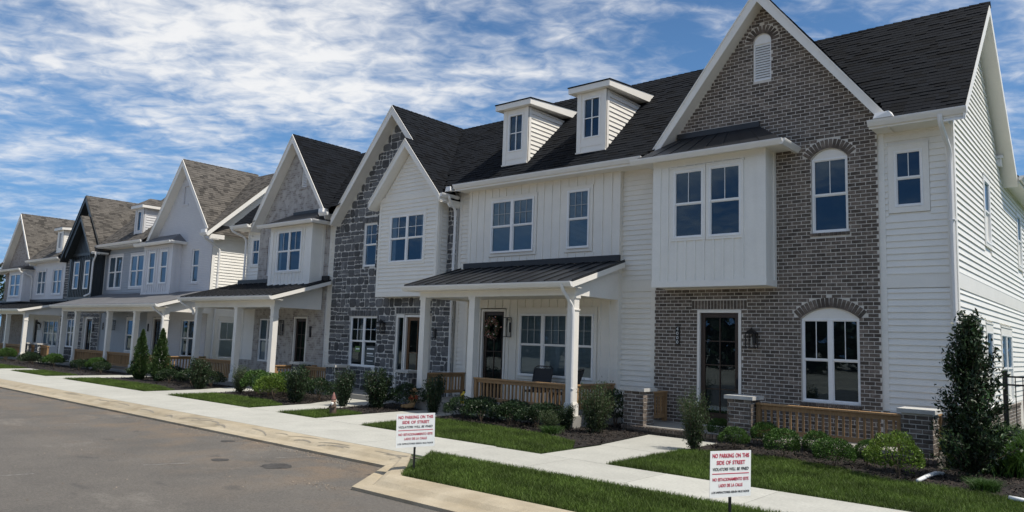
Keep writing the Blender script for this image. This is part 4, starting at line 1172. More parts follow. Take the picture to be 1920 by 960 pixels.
sdl = MB(); sdl.box(FK,-19.10,-19.02,.0,.13,.14,2.73); sdl.box(FK,-18.74,-18.70,.0,.13,.14,2.73); sdl.box(FK,-19.02,-18.74,.0,.13,2.62,2.73); sdl.box(FK,-19.02,-18.74,.0,.13,.14,.3); sl_o = sdl.build('sidelight', 'trim', Ch)
p = MB(); p.add([FK(-19.02,.06,.3),FK(-18.74,.06,.3),FK(-18.74,.06,2.62),FK(-19.02,.06,2.62)], [(0,1,2,3)]); p.build('pane', 'glass', sl_o)
p = MB(); p.box(FK,-19.02,-18.74,.10,.105,.3,2.62); p.build('interior', 'interior', sl_o)
lantern(Ch, FK, -19.72, 2.10, w=.2, ht=.46); plaque(Ch, FK, -17.2, 1.98, 2.27)
box_bay(Ch, -19.70, -16.84, 16.02, K+.01, 3.28, 6.45, [(-19.10,-17.46,4.40,5.95,2)], m='cream', style='lap', wk=dict(up=(2,2), casing=.085, curtain=True))
bxa, bza, bsl = -18.22, 8.42, 1.16
gb = {'poly': [(-19.68,6.45),(-16.86,6.45),(-16.86,bza-.3-bsl*1.36),(bxa,bza-.3),(-19.68,bza-.3-bsl*1.46)], 'f': lambda z: (bxa-(bza-.3-z)/bsl, bxa+(bza-.3-z)/bsl) if z < bza-.36 else None}
lap_siding(Ch, Front(16.02), -19.68, -16.86, 6.60, 8.1, [], 'cream', bounds=gb, back=.15)
t = MB(); t.box(Front(16.02), -19.70, -16.84, -.022, .12, 6.45, 6.60); t.build('band_board', 'cream', Ch)
gable_roof(Ch, bxa, bza, bsl, -19.92, -16.50, 15.70, 17.6, 16.02, 'shingle_dark', fw=.2, skip=lambda c: c.z < cza-csl*abs(c.x-cxa)-.06 and c.y > 16.4)
gable_roof(Ch, cxa, cza, csl, -22.52, -16.42, 16.08, 19.6, K, 'shingle_dark', limit=150, skip=lambda c: c.y < 17.6 and c.z < bza-bsl*abs(c.x-bxa)-.06)
RC = main_roof(Ch, -22.75, -16.45, (15.95,6.58), (19.48,9.80), 'shingle_dark', skip=under(cxa,cza,csl), limit=0, gaps=[(-22.8,-16.4)])
gutter(Ch, (-16.50,15.70,6.43), (-16.50,16.46,6.43), out=(1,0,0))
cb = MB(); cb.hexa([(-16.48,15.9,6.50),(-16.2,15.86,6.50),(-16.2,16.12,6.52),(-16.48,16.12,6.52),(-16.46,15.92,6.66),(-16.24,15.88,6.64),(-16.24,16.1,6.66),(-16.46,16.1,6.68)]); cb.build('gutter_guard', 'white_vinyl', Ch)
downspout(Ch, [(-16.36,15.96,6.38),(-16.36,16.0,6.25),(-16.46,16.36,6.0),(-16.48,16.40,5.8),(-16.48,16.40,.1)])
pc = MB(); pc.box(WORLD, -22.8, -16.3, 15.0, K+.02, -.05, .14); pc.build('porch_slab', 'concrete_porch', Ch)
for a, b in ((-22.80,-22.28),(-20.80,-20.28),(-17.28,-16.76)): pier(Ch, a, b, 15.0, 15.5, .0, .93, kind='stone', limit=5)
railing(Ch, (-22.26,15.25), (-20.82,15.25), .28, .88)

# ---- washed brick house, a mirrored sister of the end house
Dh = root('washed_brick_townhouse', (-25.9, K, 0), 'pale washed brick gabled townhouse with box bay above black metal porch roof', 'house', ROW)
dxa, dza, dsl = -25.40, 9.77, 1.33
top, bd = gfun(dxa, dza, dsl)
core(Dh, -28.88, -22.73, 6.3)
du, dl, dd_ = (-27.26,-26.4,4.27,5.84), (-27.50,-26.35,.84,2.53), (-25.08,-24.14,.12,2.66)
vt = (-25.18,-24.80,7.68,8.55)
mo = MB(); slab_with_holes(mo, FK, -27.87, -23.13, -.05, 6.25, [du,dl,dd_], .0, .14); gable_slab(mo, FK, -27.87, -23.13, 6.25, top, dxa, [vt], .0, .14)
wall = mo.build('brick_wall', 'brick_washed', Dh)
sb = MB()
for a,b,z in ((du[0]-.05,du[1]+.05,du[2]),(dl[0]-.05,dl[1]+.05,dl[2]),(vt[0]-.08,vt[1]+.08,vt[2])): sb.box(FK,a,b,-.03,.05,z-.09,z-.005)
sb.build('sill', 'brick_washed', wall)
window(Dh, FK, du[0], du[1], du[2], du[3], up=(1,1), fd=.05, curtain=True); window(Dh, FK, dl[0], dl[1], dl[2], dl[3], cols=2, up=(1,1), fd=.05, mull=.07, inner='curtain')
louvre(Dh, Front(K+.02), *vt)
door(Dh, FK, -24.98, -24.24, .16, 2.56, fd=.06); plaque(Dh, FK, -23.9, 1.86, 2.27); lantern(Dh, FK, -25.75, 1.9, w=.19, ht=.58, roof=False)
lap_siding(Dh, FS, -28.80, -27.87, 3.7, 6.25, [(-28.62,-27.9,4.66,5.94)], 'white', single=False); lap_siding(Dh, FS, -28.80, -27.87, .86, 3.3, [], 'white', single=False)
lap_siding(Dh, FS, -23.05, -22.76, .3, 6.2, [], 'cream', single=False)
b_ = MB(); b_.box(FK, -28.88, -27.875, .03, .14, -.05, .85); b_.build('brick_base', 'brick_washed', Dh)
t = MB(); t.box(FS,-28.9,-28.8,-.03,.05,.85,6.3); t.box(FS,-23.13,-23.05,-.03,.05,.1,6.25); t.box(FS,-28.8,-27.87,-.02,.05,3.3,3.7); t.build('corner_board', 'white', Dh)
window(Dh, FS, -28.53, -27.99, 4.74, 5.84, up=(2,1), casing=.08, fd=-.02, cm='white', curtain=True)
box_bay(Dh, -26.12, -23.36, 15.90, K+.01, 3.72, 6.05, [(-25.62,-24.02,4.30,5.86,2)], m='white', single=False, wk=dict(up=(2,1), casing=.05, curtain=True))
hb = MB(); P = [(-26.55,15.58,6.12),(-22.95,15.58,6.12),(-22.95,K+.01,6.12),(-26.55,K+.01,6.12),(-25.6,K+.01,6.62),(-23.7,K+.01,6.62)]
hb.add(P, [(0,1,5,4),(1,2,5),(3,0,4),(3,2,1,0),(2,3,4,5)]); hbr = hb.build('bay_roof', 'metal_dark', Dh)
fl = MB(); fl.box(WORLD, -25.5, -23.75, K-.05, K+.01, 6.56, 6.70); fl.build('flashing', 'metal_dark', hbr)
fs = MB(); fs.box(WORLD, -26.5, -23.0, 15.62, K, 6.06, 6.09); fs.build('soffit', 'trim', hbr)
gutter(hbr, (-26.58,15.60,6.13), (-22.93,15.60,6.13)); gutter(hbr, (-22.99,15.54,6.125), (-22.99,K,6.125), out=(1,0,0))
gable_roof(Dh, dxa, dza, dsl, -27.98, -22.90, 16.10, 19.4, K, 'shingle_dark', limit=0)
main_roof(Dh, -29.25, -22.75, (15.95,6.38), (19.48,9.72), 'shingle_dark', skip=under(dxa,dza,dsl), gaps=[(-27.9,-22.7)])
gutter(Dh, (-29.28,15.95,6.36), (-27.9,15.95,6.36)); gutter(Dh, (-23.0,15.95,6.40), (-22.5,15.95,6.40))
cb = MB(); cb.box(WORLD, -23.0, -22.75, 15.84, 16.1, 6.42, 6.55); cb.build('gutter_guard', 'white_vinyl', Dh)
fs = MB(); fs.box(WORLD, -29.25, -27.87, 15.97, CORE, 6.22, 6.25); fs.build('soffit', 'trim', Dh)
downspout(Dh, [(-29.15,15.88,6.28),(-29.15,15.92,6.15),(-28.95,16.36,5.95),(-28.93,16.46,5.8),(-28.93,16.46,3.6)])
porch(Dh, -29.45, -22.81, K, 3.97, 14.07, 3.27, -29.0, -23.30, 14.50, 2.88, 3.16, (-28.86,-25.85,-23.42), .14)
pl = MB(); pl.box(WORLD, -29.1, -23.2, 14.4, K+.02, -.05, .15); pl.build('porch_slab', 'concrete_porch', Dh)
railing(Dh, (-28.74,14.62), (-25.97,14.62), .26, .90, joined=True); railing(Dh, (-23.40,14.72), (-23.40,K-.02), .26, .86, joined=True)
downspout(Dh, [(-29.25,14.0,3.18),(-29.25,14.05,3.05),(-29.02,14.42,2.8),(-29.0,14.46,2.6)])
# ---- second building: painted brick gable
E1 = root('painted_brick_townhouse', (-34.7, K, 0), 'pale grey painted brick townhouse with steep gable, brown roof and sunlit white side wall', 'house', ROW)
exa, eza, esl = -34.52, 10.0, 1.18
top, bd = gfun(exa, eza, esl)
core(E1, -37.68, -31.78, 6.3)
eu, el, ed = (-33.62,-32.97,4.15,5.69), (-34.12,-32.90,.77,2.44), (-37.06,-36.12,.10,2.56)
vt = (-34.90,-34.44,7.92,8.78)
mo = MB(); slab_with_holes(mo, FK, -37.70, -31.75, -.05, 6.2, [eu,el,ed], .0, .14); gable_slab(mo, FK, -37.70, -31.75, 6.2, top, exa, [vt], .0, .14)
wall = mo.build('brick_wall', 'brick_painted', E1)
sb = MB()
for a,b,z in ((eu[0]-.08,eu[1]+.08,eu[2]),(vt[0]-.1,vt[1]+.06,vt[2])): sb.box(FK,a,b,-.03,.05,z-.09,z-.005)
sb.build('sill', 'brick_painted', wall)
pv = MB(); pv.box(FK,vt[0],vt[1],.06,.1,vt[2],vt[3]); pv.build('gable_panel', 'pale_grey', E1)
window(E1, FK, *eu, up=(1,1), fd=.05, inner='curtain'); window(E1, FK, *el, cols=2, up=(1,1), fd=.05, mull=.07, curtain=True)
door(E1, FK, -36.95, -36.22, .14, 2.46, fd=.06); plaque(E1, FK, -37.45, 1.85, 2.22); lantern(E1, FK, -35.4, 1.85, w=.19, ht=.5)
box_bay(E1, -37.66, -34.64, 16.05, K+.01, 3.55, 5.98, [(-37.05,-36.40,4.13,5.68,1),(-35.81,-35.12,4.13,5.69,1)], m='lilac_white', single=False, wk=dict(up=(1,1), casing=.05, inner='curtain'))
hb = MB(); P = [(-38.0,15.7,6.06),(-34.2,15.7,6.06),(-34.2,K+.01,6.06),(-38.0,K+.01,6.06),(-37.0,K+.01,6.52),(-35.0,K+.01,6.52)]
hb.add(P, [(0,1,5,4),(1,2,5),(3,0,4),(3,2,1,0),(2,3,4,5)]); hbr = hb.build('bay_roof', 'membrane_grey', E1)
fs = MB(); fs.box(WORLD, -37.95, -34.25, 15.74, K, 6.0, 6.03); fs.build('soffit', 'trim', hbr)
gutter(hbr, (-38.03,15.72,6.07), (-34.18,15.72,6.07)); gutter(hbr, (-34.24,15.66,6.065), (-34.24,K,6.065), out=(1,0,0))
gable_roof(E1, exa, eza, esl, -37.80, -31.35, 16.10, 20.0, K, 'shingle_brown')
RE = main_roof(E1, -37.7, -31.30, (15.95,6.38), (19.6,9.72), 'shingle_brown', skip=under(exa,eza,esl), gaps=[(-37.8,-31.8)])
rk = MB(); so = MB()
for s_ in (-1, 1):
    ye = 19.6+s_*3.65; rk.prism(SX, [(19.6,9.66),(ye,6.32),(ye,6.10),(19.6,9.42)], -31.34, -31.295); so.prism(SX, [(19.6,9.44),(ye,6.12),(ye,6.10),(19.6,9.42)], -31.78, -31.34)
rk.build('rake_board', 'white', RE); so.build('soffit', 'white', RE)
gutter(E1, (-31.85,15.95,6.26), (-31.25,15.95,6.26))
cb = MB(); cb.box(WORLD, -31.75, -31.35, 15.85, 16.1, 6.28, 6.42); cb.build('gutter_guard', 'white_vinyl', E1)
SE = Side(-31.75)
lap_siding(E1, SE, 16.60, 22.6, .3, 6.3, [(17.0,17.9,.7,2.55)], 'white', single=False, back=.03)
gb = {'poly': [(16.2,6.3),(22.9,6.3),(19.6,9.38)], 'f': lambda z: (19.6-(9.38-z)/.915, 19.6+(9.38-z)/.915) if z < 9.3 else None}
lap_siding(E1, SE, 16.0, 23.0, 6.3, 9.3, [], 'white', bounds=gb, single=False, back=.03)
t = MB(); t.box(SE,16.46,16.60,-.02,.03,.0,6.4); t.build('corner_board', 'white', E1)
window(E1, SE, 17.07, 17.83, .78, 2.42, up=(2,1), casing=.07, fd=-.02, cm='white')
downspout(E1, [(-31.55,15.88,6.18),(-31.55,15.92,6.05),(-31.70,16.6,5.75),(-31.70,16.78,5.6),(-31.70,16.78,.1)])
porch(E1, -43.35, -31.22, K, 3.75, 14.02, 3.05, -43.1, -31.45, 14.45, 2.73, 2.99, (-31.58,-34.38,-37.28), .1, roofm='membrane_grey', seams=False)
pl = MB(); pl.box(WORLD, -43.2, -31.4, 14.38, K+.02, -.05, .11); pl.build('porch_slab', 'concrete_porch', E1)
railing(E1, (-34.26,14.58), (-31.70,14.58), .25, .86, joined=True); railing(E1, (-37.15,14.58), (-34.50,14.58), .25, .86, joined=True); railing(E1, (-31.58,14.68), (-31.58,K-.02), .25, .86, joined=True)
downspout(E1, [(-31.55,13.95,2.95),(-31.55,14.0,2.82),(-31.50,14.38,2.55),(-31.48,14.41,2.4),(-31.48,14.41,.1)])

# ---- grey siding house with hipped dormer
E2 = root('grey_siding_townhouse', (-40.6, S, 0), 'blue grey lap siding townhouse with a single hipped roof dormer', 'house', ROW)
core(E2, -43.48, -37.72, 6.25)
gw = [(-43.04,-41.38,4.07,5.78),(-40.30,-38.78,4.08,5.74)]
lap_siding(E2, FS, -43.42, -37.74, .3, 6.15, [(a-.1,b+.1,c-.12,d+.14) for a,b,c,d in gw]+[(-40.2,-39.0,.72,2.55)], 'grey_blue', single=False)
for w in gw: window(E2, FS, *w, cols=2, up=(1,1), casing=.10, fd=-.02, cm='lilac_white', inner='curtain', mull=.08)
window(E2, FS, -40.10, -39.12, .81, 2.42, up=(1,1), casing=.09, fd=-.02, cm='lilac_white')
t = MB(); t.box(FS,-43.5,-43.42,-.03,.05,.1,6.2); t.build('corner_board', 'grey_blue', E2)
lantern(E2, FS, -41.6, 1.85, w=.19, ht=.52, roof=False); plaque(E2, FS, -43.1, 1.85, 2.22)
main_roof(E2, -43.5, -37.7, (15.95,6.38), (19.48,9.68), 'shingle_brown', skip=lambda c: under(exa,eza,esl)(c) or under(-45.9,9.40,1.14)(c))
gutter(E2, (-43.5,15.97,6.36), (-37.9,15.97,6.36))
fs = MB(); fs.box(WORLD, -43.4, -37.75, 15.98, CORE, 6.2, 6.23); fs.build('soffit', 'trim', E2)
dormer(E2, -39.46, .98, 16.40, 6.72, 8.12, 'pale_grey', 'shingle_brown', (-39.68,-39.24,6.95,7.98), depth=2.4, gl=(1,1), hip=True)
for x in (-41.2, -42.98): post(E2, x, 14.55, .1, 2.73, .2)
railing(E2, (-41.08,14.58), (-37.42,14.58), .25, .86, joined=True)

# ---- stone house with the black bay
F_ = root('black_bay_townhouse', (-46.3, K, 0), 'grey stone townhouse with black painted gable bay and black trim', 'house', ROW)
fxa, fza, fsl = -45.95, 9.40, 1.14
top, bd = gfun(fxa, fza, fsl)
core(F_, -49.18, -43.52, 6.2)
fl_, fd_ = (-48.22,-46.95,.79,2.40), (-45.80,-44.42,.1,2.52)
mo = MB(); slab_with_holes(mo, FK, -49.2, -43.5, -.05, 6.1, [fl_,fd_], .012, .14); gable_slab(mo, FK, -49.2, -43.5, 6.1, top, fxa, [], .012, .14)
wall = mo.build('stone_wall', 'stone_mortar', F_)
stone_face(wall, Front(K+.012), -49.18, -43.52, .02, 9.0, [fl_,fd_,(-46.9,-43.5,3.55,6.1)], bounds=lambda z: bd(z,6.1,-49.18,-43.52), limit=0)
window(F_, FK, *fl_, cols=2, up=(2,2), fd=.05, mull=.07); door(F_, FK, -45.3, -44.52, .14, 2.42, grid=(2,2), fd=.06)
plaque(F_, FK, -44.2, 1.75, 2.12)
box_bay(F_, -46.92, -43.5, 15.92, K+.01, 3.45, 6.05, [(-46.22,-45.46,4.05,5.58,1),(-44.72,-44.02,4.03,5.60,1)], m='charcoal_paint', single=False, wk=dict(up=(1,1), casing=.03, inner='curtain'))
fbxa, fbza, fbsl = -45.0, 8.08, 1.18
b_ = MB(); b_.prism(Front(15.92), [(-46.9,6.0),(-43.52,6.0),(-43.52,fbza-.3-fbsl*1.48),(fbxa,fbza-.3),(-46.9,fbza-.3-fbsl*1.9)], .0, .14); b_.build('bay_gable', 'charcoal_paint', F_)
bt = MB(); u = -46.7
while u < -43.6:
    zt = fbza-.32-fbsl*abs(u-fbxa)
    if zt > 6.1: bt.box(Front(15.92), u-.02, u+.02, -.016, .0, 6.0, zt)
    u += .2
bt.build('batten', 'charcoal_paint', F_, kind='stuff')
gable_roof(F_, fbxa, fbza, fbsl, -46.75, -43.2, 15.58, 18.0, 15.92, 'shingle_brown', fm='charcoal_paint', soffit='charcoal_paint', fw=.2, skip=lambda c: c.z < fza-fsl*abs(c.x-fxa)-.06 and c.y > 16.4)
gable_roof(F_, fxa, fza, fsl, -48.95, -43.1, 16.05, 19.5, K, 'shingle_brown', fm='charcoal_paint', soffit='charcoal_paint', skip=lambda c: c.y < 18 and c.z < fbza-fbsl*abs(c.x-fbxa)-.06)
main_roof(F_, -49.2, -43.5, (15.95,6.2), (19.48,9.4), 'shingle_brown', skip=under(fxa,fza,fsl), gaps=[(-49.3,-43.4)])
gutter(F_, (-43.18,15.6,6.0), (-43.18,16.46,6.0), out=(1,0,0))
downspout(F_, [(-43.1,15.8,5.92),(-43.1,15.82,5.8),(-43.42,15.84,5.5),(-43.44,15.84,5.3),(-43.44,15.84,3.75),(-43.6,15.6,3.6)])
railing(F_, (-46.9,14.9), (-45.9,14.9), .25, .86, joined=True)
for a, b in ((-49.1,-48.58),(-47.4,-46.9)): pier(F_, a, b, 14.7, 15.2, .0, .9, kind='stone', limit=0)
railing(F_, (-48.56,14.95), (-47.42,14.95), .25, .86, joined=True)

# ---- pale painted house with small dormer, and the far tan brick gable
G2 = root('pale_dormer_townhouse', (-52.0, K, 0), 'pale lilac grey townhouse with narrow roof dormer beside the black bay house', 'house', ROW)
core(G2, -54.7, -49.22, 5.95, m='lilac_white')
gws = [(-53.9,-52.38,3.90,5.37),(-51.19,-49.69,3.89,5.39),(-51.9,-49.48,.75,2.27)]
g = MB(); slab_with_holes(g, FK, -54.72, -49.22, -.05, 5.9, [(a,b,c,d) for a,b,c,d in gws]+[(-53.7,-52.85,.1,2.4)], 0, .14); g.build('painted_wall', 'lilac_white', G2)
for w in gws: window(G2, FK, *w, cols=3 if w[2] < 1 else 2, up=(2,2) if w[2] < 1 else (1,1), casing=.09, fd=.02, cm='lilac_white', inner='curtain', mull=.07)
door(G2, FK, -53.6, -52.95, .14, 2.32, fd=.05); lantern(G2, FK, -52.4, 1.7, w=.2, ht=.5)
main_roof(G2, -54.9, -49.2, (15.95,6.05), (19.48,9.2), 'shingle_brown', skip=lambda c: under(-57.0,9.33,1.2)(c) or under(fxa,fza,fsl)(c))
gutter(G2, (-54.6,15.97,6.02), (-49.0,15.97,6.02)); fs = MB(); fs.box(WORLD,-54.6,-49.0,15.98,CORE,5.88,5.9); fs.build('soffit', 'trim', G2)
dormer(G2, -50.1, .92, 16.32, 6.40, 7.72, 'white', 'shingle_brown', (-50.32,-49.92,6.62,7.60), depth=2.2, gl=(2,1), rise=.2)
G1 = root('tan_brick_townhouse', (-57.4, K, 0), 'farthest townhouse of tan brick with steep gable and small boxed bay', 'house', ROW)
gxa, gza, gsl = -57.1, 9.33, 1.2
top, bd = gfun(gxa, gza, gsl)
core(G1, -60.18, -54.72, 5.9)
gu = (-59.6,-58.9,.7,2.2)
mo = MB(); slab_with_holes(mo, FK, -60.2, -54.72, -.05, 5.8, [gu], 0, .14); gable_slab(mo, FK, -60.2, -54.72, 5.8, top, gxa, [], 0, .14); mo.build('brick_wall', 'brick_tan', G1)
window(G1, FK, *gu, up=(1,1), fd=.05, arch=.0)
pv = MB(); pv.box(FK,-57.2,-56.8,-.02,.02,7.4,8.2); pv.build('gable_panel', 'brick_tan', G1)
box_bay(G1, -57.42, -54.72, 15.92, K+.01, 3.45, 5.46, [(-57.14,-55.2,3.78,5.22,2)], m='lilac_white', single=False, wk=dict(up=(1,1), casing=.05, inner='curtain'))
hb = MB(); P = [(-59.9,15.6,5.52),(-54.4,15.6,5.52),(-54.4,K+.01,5.52),(-59.9,K+.01,5.52),(-58.4,K+.01,5.85),(-55.6,K+.01,5.85)]
hb.add(P, [(0,1,5,4),(1,2,5),(3,0,4),(3,2,1,0),(2,3,4,5)]); hbr = hb.build('bay_roof', 'metal_dark', G1); gutter(hbr, (-59.9,15.62,5.53), (-54.4,15.62,5.53))
fs = MB(); fs.box(WORLD,-59.8,-54.45,15.64,K,5.46,5.49); fs.build('soffit', 'trim', hbr)
gable_roof(G1, gxa, gza, gsl, -60.2, -54.3, 16.1, 19.8, K, 'shingle_brown')
main_roof(G1, -60.3, -54.8, (15.95,6.0), (19.48,9.1), 'shingle_brown', skip=under(gxa,gza,gsl), gaps=[(-60.4,-54.7)])
downspout(G1, [(-54.5,15.6,5.45),(-54.5,15.66,5.3),(-54.6,16.3,5.1),(-54.62,16.40,4.9),(-54.62,16.40,3.6)])
porch(G1, -62.0, -48.15, K, 3.42, 14.0, 2.87, -61.5, -48.4, 14.35, 2.57, 2.82, (-48.5,-51.5,-54.6,-58.0), .1)
pl = MB(); pl.box(WORLD, -61.6, -48.3, 14.3, K+.02, -.05, .11); pl.build('porch_slab', 'concrete_porch', G1)
for a, b in ((-51.35,-48.7),(-54.4,-51.7),(-57.8,-54.8)): railing(G1, (a,14.45), (b,14.45), .25, .84, joined=True)

# ------------------------------------------------------------------ ground, road, kerb, walks
def poly_sheet(name, pts, z, m, div=None):
    me = bpy.data.meshes.new(name); me.from_pydata([(x,y,z) for x,y in pts], [], [tuple(range(len(pts)))]); me.materials.append(MATS[m]); return struct(link(name, me))
poly_sheet('ground', [(-900,-700),(700,-700),(700,900),(-900,900)], -0.20, 'turf')
poly_sheet('road', [(-120,-8),(40,-8),(40,7.2),(-6.0,7.2),(-8.0,7.0),(-9.2,8.4),(-120,8.4)], -0.105, 'asphalt')
poly_sheet('bare_field', [(-300,-200),(200,-200),(200,-8.0),(-300,-8.0)], -0.11, 'bare_earth')  # unseen tan ground opposite, hinted by window reflections, added to bounce light onto fronts
poly_sheet('yard', [(-120,8.80),(-9.62,8.80),(-8.22,7.34),(40,7.34),(40,60),(-120,60)], -0.012, 'turf')
# kerb with gutter pan swept along the road edge
KP = [Vector((-120,7.97,0)), Vector((-9.33,7.97,0)), Vector((-8.31,6.53,0)), Vector((40,6.53,0))]
PROF = [(0,-.15),(0,-.062),(.03,-.056),(.335,-.076),(.365,-.070),(.45,-.022),(.55,-.004),(.84,.004),(.86,-.02),(.86,-.15)]
def kerb_ring(i):
    if i == 1: return Vector((-.384,.99,0))
    if i == 2: return Vector((.08,.965,0))
    t0 = (KP[i]-KP[i-1]).normalized() if i > 0 else (KP[1]-KP[0]).normalized()
    t1 = (KP[i+1]-KP[i]).normalized() if i < len(KP)-1 else t0
    n0 = Vector((-t0.y,t0.x,0)); n1 = Vector((-t1.y,t1.x,0)); b = (n0+n1).normalized(); return b/max(.3, b.dot(n0))
kerb = None
km = MB(); km.extrude([(0,0),(.01,0),(.01,-.01)], (-120,8.2,-.14), (-119.9,8.2,-.14), (0,1,0)); kerb = struct(km.build('kerb', 'kerb'))
segs = []
for i in range(3):
    a, b = KP[i], KP[i+1]; ba, bb = kerb_ring(i), kerb_ring(i+1); L_ = (b-a).length
    n = max(1, int(round(min(L_, 60)/3.0))) if L_ < 60 else 24
    for k in range(n):
        if L_ > 60: s0, s1 = (max(0,1-3.0*(n-k)/L_), 1-3.0*(n-k-1)/L_)
        elif i == 2: s0, s1 = k/n, (k+1)/n
        else: s0, s1 = k/n, (k+1)/n
        if L_ > 60 and k == 0: s0 = 0
        segs.append((a+(b-a)*s0, a+(b-a)*s1, ba.lerp(bb,s0) if s0 in (0,1) else None, ba.lerp(bb,s1) if s1 in (0,1) else None, Vector((-(b-a).normalized().y,(b-a).normalized().x,0)), ba, bb))
for p, q, bp, bq, nn, ba, bb in segs:
    m_ = MB(); d = (q-p).normalized()*.004; o0 = ba if bp is not None else nn; o1 = bb if bq is not None else nn
    vs = [tuple(p+d+o0*a+Vector((0,0,z))) for a,z in PROF]+[tuple(q-d+o1*a+Vector((0,0,z))) for a,z in PROF]; n = len(PROF)
    m_.add(vs, [tuple(range(n)),tuple(range(2*n-1,n-1,-1))]+[(i,i+1,n+i+1,n+i) for i in range(n-1)], random.uniform(.92,1.07)); m_.build('kerb_section', 'kerb', kerb)
# black tyre scuffs on the rolled kerb
for k in range(34):
    x = -9.6-random.uniform(0,1)**1.6*16; w = random.uniform(.3,.9); y = 8.36+random.uniform(-.03,.2); a = random.uniform(-.45,.5); m_ = MB(); pts = []
    for i in range(6):
        t = i/5; pts.append((x+w*t, y+a*w*t*.5+.05*math.sin(t*3)))
    V = []
    for i,(xx,yy) in enumerate(pts):
        ww = .012+.014*math.sin(math.pi*i/5)
        for s_ in (-1,1):
            yv = yy+s_*ww; dd = yv-7.97; zz = np.interp(dd,[q[0] for q in PROF[1:8]],[q[1] for q in PROF[1:8]])+.004; V.append((xx,yv,float(zz)))
    V = [v for v in V]; 
    if all(8.33 < v[1] < 8.8 for v in V):
        m_.add(V, [(2*i,2*i+2,2*i+3,2*i+1) for i in range(5)]); o = m_.build('tyre_mark', 'tyre_mark', kerb)
# sidewalk slabs
sw_o = MB(); sw_o.box(WORLD, -120, -62, 8.84, 10.72, -.1, -.002); sidewalk = struct(sw_o.build('sidewalk', 'concrete_walk'))
def slab(parent, pts, zt=0.0, tone=None, zb=-.1, name='slab'):
    m_ = MB(); n = len(pts); vs = [(x,y,zb) for x,y in pts]+[(x,y,zt) for x,y in pts]
    m_.add(vs, [tuple(range(n-1,-1,-1)),tuple(range(n,2*n))]+[(i,(i+1)%n,n+(i+1)%n,n+i) for i in range(n)], tone or random.uniform(.94,1.05)); return m_.build(name, 'concrete_walk', parent)
x = -62.0
while x < -9.9:
    x1 = min(x+1.75, -9.42)
    if -9.42-x1 < .5: x1 = -9.42
    slab(sidewalk, [(x+.005,8.84),(x1-.005,8.84),(x1-.005,10.72),(x+.005,10.72)]); x = x1
while x < 14:
    x1 = x+1.78; slab(sidewalk, [(x+.005,9.24),(x1-.005,9.24),(x1-.005,10.66),(x+.005,10.66)]); x = x1
def walk(label_pts_list, name='garden_walk'):
    m_ = MB(); first = label_pts_list[0]; o = None
    for pts in label_pts_list:
        if o is None:
            o = slab(None, pts, name=name); struct(o)
        else: slab(o, pts)
    return o
walk([[(-8.32,10.67),(-7.0,10.67),(-7.0,12.6),(-8.32,12.6)],[(-8.36,12.61),(-6.98,12.61),(-7.0,14.98),(-8.66,14.98)]])
walk([[(-15.15,10.73),(-13.55,10.73),(-13.9,12.6),(-15.35,12.6)],[(-15.35,12.61),(-13.9,12.61),(-14.0,14.41),(-15.45,14.41)]])
walk([[(-18.1,10.73),(-16.9,10.73),(-16.95,12.8),(-18.4,12.8)],[(-18.4,12.81),(-16.95,12.81),(-17.5,14.98),(-19.6,14.98)]])
walk([[(-24.3,10.73),(-22.9,10.73),(-22.9,12.6),(-24.5,12.6)],[(-24.5,12.61),(-22.9,12.61),(-23.5,14.39),(-25.2,14.39)]])
walk([[(-33.0,10.73),(-31.4,10.73),(-31.6,14.3),(-33.2,14.3)]]); walk([[(-38.9,10.73),(-37.5,10.73),(-37.6,14.3),(-39.0,14.3)]]); walk([[(-46.2,10.73),(-44.9,10.73),(-44.9,15.0),(-46.2,15.0)]])
# patched asphalt and sawcut scuffs
def ground_px(px, py, z):
    r = (px-960)/FPX*RT-(py-480)/FPX*UP+FW; t = (z-CAM[2])/r[2]; return CAM+r*t
road = bpy.data.objects['road']
for (px,py,wx,wy) in ((520,874,31,5),(412,862,18,2.6),(428,827,15,1.8)):
    n = 26; vs = []
    for k in range(n):
        a = 2*math.pi*k/n; q = ground_px(px+wx*math.cos(a)*random.uniform(.85,1.1), py+wy*math.sin(a)*random.uniform(.8,1.15), -.101); vs.append(tuple(q))
    m_ = MB(); m_.add(vs, [tuple(range(n))]); m_.build('tar_patch', 'asphalt_dark', road)
for (xa_,ya_,xb_,yb_) in ((267,872,357,868),(0,892,65,888),(515,858.5,592,856),(118,795,162,793)):
    a = Vector(ground_px(xa_,ya_,-.1005)); b = Vector(ground_px(xb_,yb_,-.1005)); d = (b-a).normalized(); nn = Vector((-d.y,d.x,0))*.016; n = 14; vs = []
    for k in range(n+1):
        c = a+(b-a)*(k/n); w_ = random.uniform(.25,1.1) if 0 < k < n else .1; vs += [tuple(c-nn*w_),tuple(c+nn*w_)]
    m_ = MB(); m_.add(vs, [(2*i,2*i+2,2*i+3,2*i+1) for i in range(n)]); m_.build('chalk_scuff', 'chalk', road)
